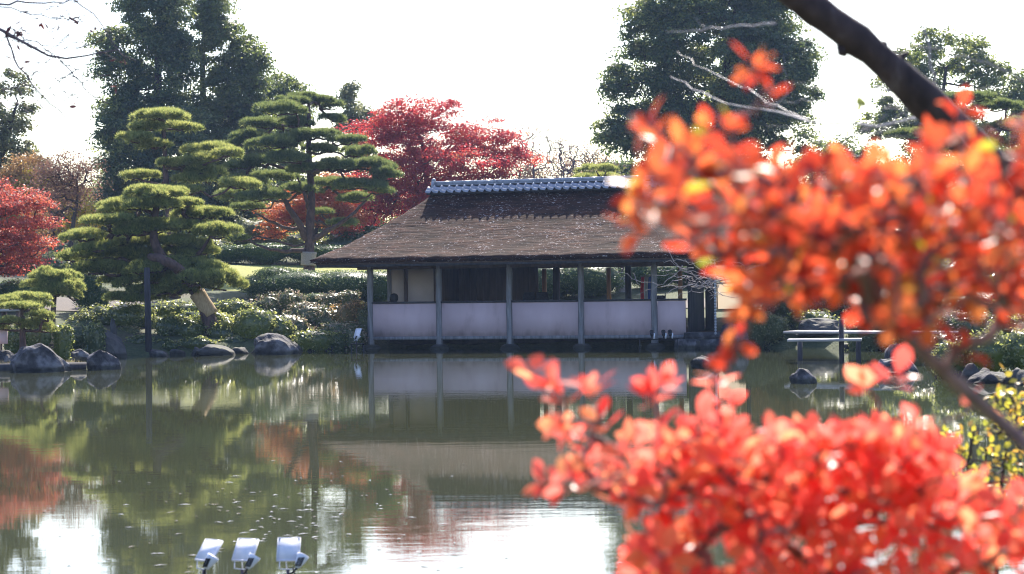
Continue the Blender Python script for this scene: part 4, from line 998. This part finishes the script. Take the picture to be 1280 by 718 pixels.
shrub('shrub', 'pale flowering shrub top left of the pavilion corner', 58.8, [(418, 374, 22, 9), (438, 370, 14, 7)], 'mixed', 521, .08, 330, rough=.2, core=.7)
shrub('shrub', 'low green shrub between wide boulder and light stand', 54.3, [(392, 424, 28, 12), (418, 425, 18, 10)], 'shrub', 522, .08, 400)
shrub('shrub', 'small yellow-green shrub touching the left pavilion post', 55.6, [(456, 398, 10, 16), (452, 415, 10, 10)], 'camphor', 523, .08, 330, rough=.2, core=.7)
shrub('shrub', 'light green shrub beside the small umbrella pine', 48.5, [(48, 415, 18, 12), (20, 420, 18, 12), (78, 418, 14, 12)], 'shrub', 524, .08, 380)
shrub('shrub', 'dark low shrub right of the straw-banded topiary trunk', 51.6, [(95, 420, 20, 16), (118, 418, 14, 14)], 'shrub', 525, .085, 420)
RG = 'shrubs on the right bank'
shrub('shrub', 'glossy shrub behind the flat-topped rock at right', 34.6, [(1235, 440, 42, 26), (1190, 446, 26, 20), (1280, 436, 34, 26)], 'shrub', 531, .075, 460, RG)
shrub('shrub', 'pale dry-looking shrub beside the pale upright boulder', 40.5, [(1160, 436, 24, 16), (1180, 430, 18, 14)], 'mixed', 532, .07, 420, RG, .2)
shrub('shrub', 'small sunlit mound shrub just right of the pavilion entrance', 51.8, [(942, 398, 26, 12), (965, 405, 20, 12)], 'camphor', 533, .08, 420, RG)
shrub('shrub', 'broad yellow-green bank shrub behind the plank bridge', 55, [(985, 378, 36, 20), (1040, 368, 44, 22), (1090, 380, 40, 22)], 'camphor', 534, .09, 380, RG, .18)
shrub('shrub', 'dark shrub mass behind the orange leaves at right', 52, [(1130, 370, 50, 30), (1190, 360, 50, 34), (1250, 365, 50, 34)], 'shrub', 535, .09, 380, RG, .18)
shrub('shrub', 'brown-leaved shrub behind the right end of the roof', 62, [(950, 330, 40, 26), (1010, 325, 44, 30), (1080, 320, 50, 32)], 'rust', 536, .1, 300, RG, .2)

for q, (px, py, rx, ry, Y, mt, lb) in enumerate([(175, 428, 18, 10, 53.6, 'shrub', 'low green clump at the water edge left of the support post foot'), (205, 432, 16, 8, 53.3, 'shrub', 'low green clump right behind the support post'),
        (245, 430, 24, 9, 53.6, 'shrub', 'dark ground-hugging shrub above the flat rock'), (290, 430, 22, 10, 53.8, 'shrub', 'dark ground-hugging shrub left of the wide grey boulder'),
        (160, 415, 14, 8, 54.6, 'camphor', 'sunlit grassy clump behind the dark craggy boulder'), (185, 405, 26, 10, 56, 'shrub', 'shrub behind the top of the support post shadow'),
        (250, 398, 40, 10, 56.4, 'shrub', 'bright leafy shrub directly under the tilted trunk'), (360, 408, 26, 16, 55.2, 'mixed', 'whitish-leaved shrub above the wide grey boulder'),
        (425, 414, 30, 12, 54.9, 'mixed', 'mixed leafy shrub below the orange bush')]):
    shrub('shrub', lb, Y, [(px, py, rx, ry), (px + rx * .5, py + 2, rx * .6, ry * .8)], mt, 550 + q, .08, 430, rough=.18)
for q, (px, py, rx, ry, Y, mt, lb) in enumerate([(20, 330, 60, 16, 70, 'shrub', 'dark understorey shrub beneath the left red maple'), (110, 320, 50, 22, 74, 'shrub', 'dark understorey shrub below the pinkish bare tree'), (170, 318, 50, 24, 78, 'shrub', 'dark understorey shrub left of the cloud pine'),
        (240, 312, 50, 24, 80, 'shrub', 'dark understorey shrub right of the cloud pine'), (310, 295, 40, 24, 82, 'camphor', 'pale-leaved understorey shrub left of the orange maple'), (370, 306, 40, 16, 83, 'shrub', 'dark understorey shrub below the orange maple'),
        (440, 306, 40, 18, 80, 'shrub', 'dark understorey shrub left of the thatched hip'), (500, 300, 60, 24, 80, 'shrub', 'dark understorey shrub behind the thatched hip'),
        (1000, 330, 90, 40, 75, 'shrub', 'dark understorey thicket below the dome evergreen'), (1150, 320, 90, 44, 75, 'shrub', 'dark understorey thicket below the upper right pine'), (1270, 330, 60, 44, 72, 'shrub', 'dark understorey thicket at the right edge')]):
    shrub('shrub', lb, Y, [(px, py, rx, ry), (px + rx * .5, py + 3, rx * .6, ry * .8), (px - rx * .5, py + 3, rx * .6, ry * .7)], mt, 570 + q, .12, 200, 'understorey shrubs below the trees', rough=.2)

for q, (px, py, rx, ry, Y, mt, lb) in enumerate([(1010, 402, 34, 14, 52.5, 'shrub', 'low shrub on the bank right behind the plank bridge'), (1090, 408, 34, 14, 49, 'camphor', 'yellow-green shrub behind the far end of the plank bridge'), (1150, 410, 34, 16, 45, 'shrub', 'shrub between bridge end and the glossy right-bank shrub'),
        (1210, 405, 40, 18, 43, 'mixed', 'brownish shrub above the glossy right-bank shrub'), (1270, 412, 36, 20, 41, 'shrub', 'shrub at the right edge above the flat-topped rock'), (1230, 380, 50, 16, 50, 'camphor', 'yellow-green shrub higher on the right bank')]):
    shrub('shrub', lb, Y, [(px, py, rx, ry), (px + rx * .5, py + 2, rx * .6, ry * .8), (px - rx * .4, py + 3, rx * .6, ry * .8)], mt, 590 + q, .08, 380, RG, rough=.2)

for q, (px, top, rx, Y, mt, nc, pr, lb) in enumerate([(650, 185, 26, 99, 'dry', 90, 40, 'pale brown scrub tree just right of the crimson maple'), (700, 195, 36, 100, 'dry', 130, 45, 'dense pale brown scrub tree above the middle of the ridge'), (745, 190, 26, 101, 'rust', 90, 45, 'reddish brown scrub tree touching the dome evergreen'),
        (15, 215, 40, 82, 'rust', 130, 50, 'orange-brown tree behind the left maple at the frame edge'), (70, 225, 36, 84, 'dry', 130, 45, 'pinkish brown tree behind the bare forked trunk'), (110, 250, 22, 83, 'yellow', 60, 45, 'golden tree left of the tallest evergreen')]):
    broadleaf('autumn_tree', lb, 'tree', Y, (px, 330), [(px, top + 18, rx, 20), (px - rx * .4, top + 45, rx, 26), (px + rx * .5, top + 50, rx * .8, 28), (px, top + 85, rx * 1.2, 30)], mt, nc, pr, .13, 340 + q, 'autumn trees far behind the garden', .55, .12, lo=.2, tip=.01)
# ------------------------------------------------------------------ near trees and shrubs on the camera's bank
def in_poly(x, y, poly):
    c = False; n_ = len(poly)
    for q in range(n_):
        (x0, y0), (x1, y1) = poly[q], poly[(q + 1) % n_]
        if (y0 > y) != (y1 > y) and x < (x1 - x0) * (y - y0) / (y1 - y0) + x0: c = not c
    return c
def leafy_shrub(label, stem, r0, poly, n, Yr, seed, mat, lsize, extra=(), per=(4, 8), weight=None, tip=.0022, Ymid=None):
    rg = rngs(seed); T = []
    xs_ = [p[0] for p in poly]; ys_ = [p[1] for p in poly]
    while len(T) < n:
        px, py = rg.uniform(min(xs_), max(xs_)), rg.uniform(min(ys_), max(ys_))
        if in_poly(px, py, poly) and (weight is None or rg.uniform() < weight(px, py)):
            T.append(P(px, py, rg.uniform(*Yr)))
    for px, py, Y in extra: T.append(P(px, py, Y))
    T = np.array(T); st = [P(q[0], q[1], q[2]) for q in stem]
    b = st[0].copy(); root = thing('leafy_shrub', label, 'shrub', b)
    mb = MB(); dirs = skeleton(mb, st, r0, r0 * .45, T, tip, seed, 0, .09, 6, .12, cut=0)
    mb.build('branches', M['stem'], root, b, True)
    C, TD, N = [], [], []
    for t, d in zip(T, dirs):
        m_ = int(rg.integers(per[0], per[1] + 1)); a0 = rg.uniform(0, 6.28)
        ax = unit(d * .6 + np.array((0, 0, .5)) + rg.normal(0, .3, 3)); s_ = unit(np.cross(ax, rg.normal(size=3))); w_ = np.cross(ax, s_)
        for q in range(m_):
            an = a0 + q * 2 * math.pi / m_ + rg.normal(0, .25); op = rg.uniform(.7, 1.4)
            dv = ax * math.cos(op) + (s_ * math.cos(an) + w_ * math.sin(an)) * math.sin(op)
            C.append(t + dv * .004 - ax * rg.uniform(0, .018)); TD.append(dv); N.append(ax + rg.normal(0, .3, 3))
    n_ = len(C)
    mb = MB(); mb.big_leaves(np.array(C), np.array(TD), np.array(N), lsize, rg, .58); mb.build('leaves', M[mat], root, b, True)
    return root
def wU(px, py):
    return .22 + .78 * math.exp(-((px - 1060) / 190) ** 2 - ((py - 290) / 85) ** 2)
leafy_shrub('blurred orange-leaved shrub arching across the upper right foreground', [(1420, 700, 2.35), (1340, 600, 2.35), (1270, 545, 2.45), (1185, 470, 2.4), (1110, 400, 2.38), (1060, 330, 2.35), (1010, 285, 2.45)], .0125,
    [(800, 255), (805, 165), (838, 155), (870, 190), (935, 185), (985, 212), (1065, 200), (1135, 215), (1180, 135), (1215, 125), (1245, 165), (1300, 115), (1320, 380), (1250, 405), (1200, 390), (1150, 418), (1110, 415), (1060, 375), (1000, 370), (945, 385), (920, 365), (880, 315), (835, 280)],
    345, (2.05, 2.8), 701, 'fgorange', .032, [(940, 88, 2.35), (965, 115, 2.35), (945, 75, 2.35), (925, 430, 2.4), (905, 450, 2.4), (1205, 440, 2.35), (800, 155, 2.35), (815, 160, 2.35), (880, 165, 2.35), (795, 230, 2.35), (785, 265, 2.35), (800, 290, 2.35), (850, 215, 2.35), (915, 155, 2.35)], (3, 6), wU)
def wL(px, py):
    return .4 + .6 * math.exp(-((px - 1020) / 230) ** 2 - ((py - 600) / 90) ** 2)
leafy_shrub('blurred bright red-leaved shrub filling the lower right foreground', [(1120, 960, 3.3), (1100, 860, 3.3), (1060, 760, 3.25), (1000, 690, 3.2), (930, 640, 3.15), (830, 600, 3.1), (740, 545, 3.05)], .014,
    [(695, 525), (735, 555), (765, 575), (830, 522), (905, 520), (950, 545), (1030, 540), (1090, 518), (1160, 520), (1195, 540), (1205, 565), (1190, 570), (1220, 610), (1320, 620), (1320, 800), (760, 800), (800, 700), (775, 640), (690, 605), (730, 590)],
    335, (2.8, 3.2), 702, 'fgred', .042, [(662, 462, 3.0), (690, 480, 3.0), (705, 500, 3.0), (735, 485, 3.0), (750, 525, 3.0), (700, 530, 3.0), (825, 480, 3.0), (895, 470, 3.0), (905, 500, 3.0), (815, 500, 3.0), (680, 605, 3.05), (700, 600, 3.05), (1120, 470, 3.0), (1085, 480, 3.05), (1215, 500, 3.0)], (4, 8), wL)
# yellow-leaved sapling, sharper, further out
rg = rngs(72)
ys_t = [(rg.uniform(1185, 1300), rg.uniform(535, 640), 8.0 + rg.uniform(-.4, .4)) for _ in range(80)] + [(rg.uniform(1235, 1300), rg.uniform(470, 545), 8.0 + rg.uniform(-.4, .4)) for _ in range(46)]
T = np.array([P(*q) for q in ys_t]); b = P(1250, 780, 8.0); b[2] = g0(b[0], b[1]) - .03
rt = thing('yellow_sapling', 'thin shrub with small yellow and green leaves at the right edge over the water', 'shrub', b)
mb = MB()
dirs = skeleton(mb, [b, P(1245, 680, 8.0), P(1252, 600, 8.0), P(1262, 540, 8.0)], .014, .005, T, .0017, 73, 0, .1, 6, .1)
for pa, pb in (((1175, 603), (1310, 606)), ((1205, 640), (1216, 540)), ((1228, 650), (1232, 560)), ((1290, 640), (1276, 560))):
    a_, c_ = P(pa[0], pa[1], 8.05), P(pb[0], pb[1], 7.95); t = np.linspace(0, 1, 6)[:, None]; mb.tube(a_ + (c_ - a_) * t + rg.normal(0, .006, (6, 3)), [.0075, .007, .0065, .006, .005, .004], 6)
mb.build('branches', M['fgbark'], rt, b, True)
k = np.repeat(np.arange(len(T)), 4); mb = MB()
mb.big_leaves(T[k] + rg.normal(0, .012, (len(k), 3)), dirs[k] * .5 + rg.normal(0, .8, (len(k), 3)), rg.normal(0, .6, (len(k), 3)) + np.array((0, 0, .8)), .035, rg, .6); mb.build('leaves', M['yellow'], rt, b, True)

# leaning tree with the thick dark trunk across the top right
rg = rngs(80)
Yt = 6.0; trunk = [P(1480, 640, 6.2), P(1400, 420, 6.15), P(1300, 270, 6.1), P(1190, 158, 6.05), P(1120, 92, Yt), P(1085, 58, Yt), P(1040, 28, Yt), P(985, -12, Yt), P(900, -90, 6.0), P(780, -190, 5.9)]
b = trunk[0].copy(); b[2] = g0(b[0], b[1]) - .05; trunk = [b] + trunk
lt = thing('leaning_tree', 'dark smooth trunk slanting across the upper right corner with bare twigs', 'tree', b)
mb = MB(); n_ = 70; tk = np.array(trunk); cum = np.concatenate([[0], np.cumsum(np.linalg.norm(np.diff(tk, axis=0), axis=1))]); s_ = np.linspace(0, cum[-1], n_)
tp = np.stack([np.interp(s_, cum, tk[:, q]) for q in range(3)], 1)
for _ in range(4): tp[1:-1] = (tp[:-2] + 2 * tp[1:-1] + tp[2:]) / 4
mb.tube(tp, np.linspace(.085, .036, n_) * (1 + .06 * np.sin(np.linspace(0, 40, n_)) + rg.normal(0, .05, n_)), 16)
kn = P(1100, 64, Yt); mb.tube([P(1100, 80, Yt), P(1104, 58, Yt), P(1106, 52, Yt)], [.03, .016, .008], 8); mb.tube([P(1122, 84, Yt), P(1128, 70, Yt), P(1136, 66, Yt)], [.022, .01, .006], 8); mb.tube([P(1055, 60, Yt), P(1052, 70, Yt)], [.025, .012], 8)
mb.build('trunk', M['fgbark'], lt, b, True)
mb = MB()
def twig(pts, r0, r1, Y, n_=14, jit=.004, Y1=None):
    q = np.array([P(p[0], p[1], Y + ((Y1 - Y) * i_ / (len(pts) - 1) if Y1 else 0)) for i_, p in enumerate(pts)]); cum = np.concatenate([[0], np.cumsum(np.linalg.norm(np.diff(q, axis=0), axis=1))]); s_ = np.linspace(0, cum[-1], n_)
    t = np.stack([np.interp(s_, cum, q[:, w]) for w in range(3)], 1); t[1:-1] = (t[:-2] + 2 * t[1:-1] + t[2:]) / 4
    t[1:-1] += rg.normal(0, jit, (n_ - 2, 3)); mb.tube(t, np.linspace(r0, r1, n_) * .66, 6, cap=False)
twig([(1185, 152), (1130, 152), (1070, 158), (1010, 150), (960, 138), (900, 128), (860, 108), (838, 96)], .009, .0018, 6.1, 20, .005, 8.4)
twig([(1010, 150), (960, 130), (920, 105), (880, 85), (846, 64)], .005, .0015, 7.3, 16, .005, 8.2)
twig([(960, 138), (985, 118), (978, 70)], .004, .0012, 7.5, 12)
twig([(1185, 152), (1150, 128), (1120, 112), (1090, 108), (1050, 100)], .006, .0015, 6.1, 14, .004, 7.0)
twig([(930, 108), (918, 95), (915, 82)], .003, .001, 7.6, 8)
twig([(970, 30), (920, 32), (870, 40), (832, 40)], .006, .0015, 6.1, 12, .004, 6.9)
twig([(880, 38), (872, 26), (868, 20)], .003, .001, 6.7, 8)
twig([(1168, 105), (1160, 60), (1148, 20), (1140, -20)], .0075, .003, 6.4, 12)
twig([(1130, 58), (1180, 62), (1230, 78), (1290, 102)], .003, .005, 6.5, 14)
twig([(1112, 60), (1140, 34), (1190, 14), (1290, 10)], .0022, .0012, 6.1, 12)
twig([(1112, 60), (1080, 40), (1060, 28)], .0022, .0012, 6.1, 8)
twig([(1205, 115), (1196, 60), (1190, -10)], .002, .0012, 6.4, 10)
twig([(1185, 152), (1215, 190), (1260, 230), (1300, 262)], .006, .002, 6.0, 12)
twig([(1150, 130), (1120, 150), (1080, 175), (1040, 165), (1000, 170)], .004, .0012, 6.3, 12)
for q in range(46):
    x0, y0 = rg.uniform(1020, 1280), rg.uniform(110, 260); a_ = rg.uniform(2.4, 3.9); L = rg.uniform(30, 90)
    twig([(x0, y0), (x0 + math.cos(a_) * L * .5, y0 + math.sin(a_) * L * .35), (x0 + math.cos(a_ + rg.normal(0, .3)) * L, y0 + math.sin(a_) * L * .7)], .0028, .0009, rg.uniform(6.0, 7.0), 9)
mb.build('twigs', M['twig'], lt, b, True)
mb = MB(); mb.big_leaves(np.array([P(1108, 45, 6.1), P(1112, 47, 6.1), P(1066, 118, 6.2), P(1075, 124, 6.2), P(1083, 128, 6.2)]), rg.normal(size=(5, 3)) + np.array((.5, 0, 0)), rg.normal(size=(5, 3)), .05, rg, .6, np.full(5, .05)); mb.build('green_leaf', M['yellow'], lt, b, True)
mb = MB(); lp = [(1052, 92, 3.2), (1040, 123, 3.2), (1052, 145, 3.2)]
# overhanging bare branch at upper left, from a trunk just outside the frame
rg = rngs(90); Yb = 12.5
b = P(-330, 900, Yb); b[2] = g0(b[0], b[1]) - .05
ub = thing('bare_maple', 'bare branch with a few curled dry red leaves reaching in at the upper left', 'tree', b)
mb = MB(); mb.tube([b, P(-310, 500, Yb), P(-260, 200, Yb), P(-200, 20, Yb), P(-170, -150, Yb)], [.12, .1, .08, .055, .03], 12)
tw = []
def tw2(pts, r0, r1, n_=14):
    twig(pts, r0 * 1.5 + .0025, r1 * 1.5 + .0025, Yb, n_, .006)
tw2([(-255, 180), (-120, 60), (-30, 20), (6, 40), (45, 62), (75, 76), (110, 70), (150, 62)], .03, .002, 22)
tw2([(-30, 20), (0, 5), (40, 5), (80, 3), (110, -6)], .008, .002)
tw2([(6, 40), (18, 75), (30, 92), (55, 120), (75, 140), (100, 160)], .006, .0015)
tw2([(-60, 10), (0, 6), (30, 15), (60, 24), (100, 22)], .005, .0013)
tw2([(75, 76), (92, 92), (110, 118), (135, 130)], .0035, .0012)
tw2([(0, 38), (20, 50), (50, 56), (85, 60)], .004, .0012)
tw2([(30, 92), (60, 90), (80, 108)], .0025, .001)
for q in range(60):
    x0, y0 = rg.uniform(-10, 95), rg.uniform(0, 130); a_ = rg.uniform(-.9, .9); L = rg.uniform(20, 60)
    tw2([(x0, y0), (x0 + math.cos(a_) * L * .5, y0 + math.sin(a_) * L * .5 + rg.normal(0, 4)), (x0 + math.cos(a_ + rg.normal(0, .4)) * L, y0 + math.sin(a_) * L)], .0016, .0007, 8)
tw2([(-200, 20), (-60, -30), (60, -30), (130, 30), (150, 70), (170, 76)], .012, .0012, 22)
mb.build('branches', M['twigdark'], ub, b, True)
mb = MB()
C = np.array([P(*q, Yb) for q in [(24, 36), (16, 36), (28, 38), (52, 28), (56, 30), (86, 18), (90, 22), (116, 30), (115, 35), (94, 40), (72, 44), (22, 52), (29, 86), (41, 76), (4, 74), (100, 130), (154, 74), (135, 78), (142, 108), (25, 27)]])
k = np.repeat(np.arange(len(C)), 2)
mb.big_leaves(C[k] + rg.normal(0, .01, (len(k), 3)), rg.normal(size=(len(k), 3)) + np.array((0, 0, -.8)), rg.normal(size=(len(k), 3)), .055, rg, .4); mb.build('dry_leaves', M['dryleaf'], ub, b, True)

# silvery tangled twigs of a leaning bare shrub in front of the pavilion's right end
rg = rngs(95); Ys = 27.0
b = P(1420, 520, 27.5); b[2] = g0(b[0], b[1]) - .05
st_ = thing('bare_shrub', 'tangle of pale leafless twigs hanging before the right end of the pavilion', 'shrub', b)
mb = MB()
def tw3(pts, r0, r1, n_=14): twig(pts, r0, r1, Ys, n_, .02)
tw3([(1420, 520), (1330, 300), (1180, 260), (1020, 300), (940, 340), (880, 355)], .06, .014, 24)
tw3([(940, 340), (880, 357), (830, 359), (796, 354), (771, 340)], .013, .004, 16)
tw3([(800, 356), (793, 348), (790, 341)], .006, .003, 6)
for q in range(34):
    x0, y0 = rg.uniform(850, 935), rg.uniform(330, 362); a_ = rg.uniform(2.2, 4.4); L = rg.uniform(22, 62)
    tw3([(x0, y0), (x0 + math.cos(a_) * L * .5, y0 + math.sin(a_ * .97) * L * .45 - 4), (x0 + math.cos(a_ + rg.normal(0, .5)) * L, y0 + math.sin(a_) * L * .8)], .009, .004, 10)
tw3([(890, 350), (855, 340), (838, 322), (826, 300), (815, 285)], .012, .005, 14)
tw3([(893, 352), (890, 330), (880, 310), (862, 300)], .01, .004, 12)
tw3([(890, 364), (905, 370), (920, 372), (930, 366)], .01, .004, 10)
mb.build('branches', M['twig'], st_, b, True)

# ------------------------------------------------------------------ the air: a thin haze round everything
hz = MB(); hz.span((-260, -90, -2.0), (260, 360, 22.0))
ho = tag(hz.build('haze', bpy.data.materials.new('haze')), 'thin bright autumn haze filling the garden', 'haze', None, 'stuff')
hm = ho.data.materials[0]; hm.use_nodes = True; hn = hm.node_tree
hn.nodes.remove(hn.nodes['Principled BSDF'])
pvn = hn.nodes.new('ShaderNodeVolumePrincipled'); pvn.inputs['Color'].default_value = (.45, .63, 1.0, 1); pvn.inputs['Density'].default_value = .0003; pvn.inputs['Anisotropy'].default_value = .3
hn.links.new(pvn.outputs[0], hn.nodes['Material Output'].inputs['Volume'])
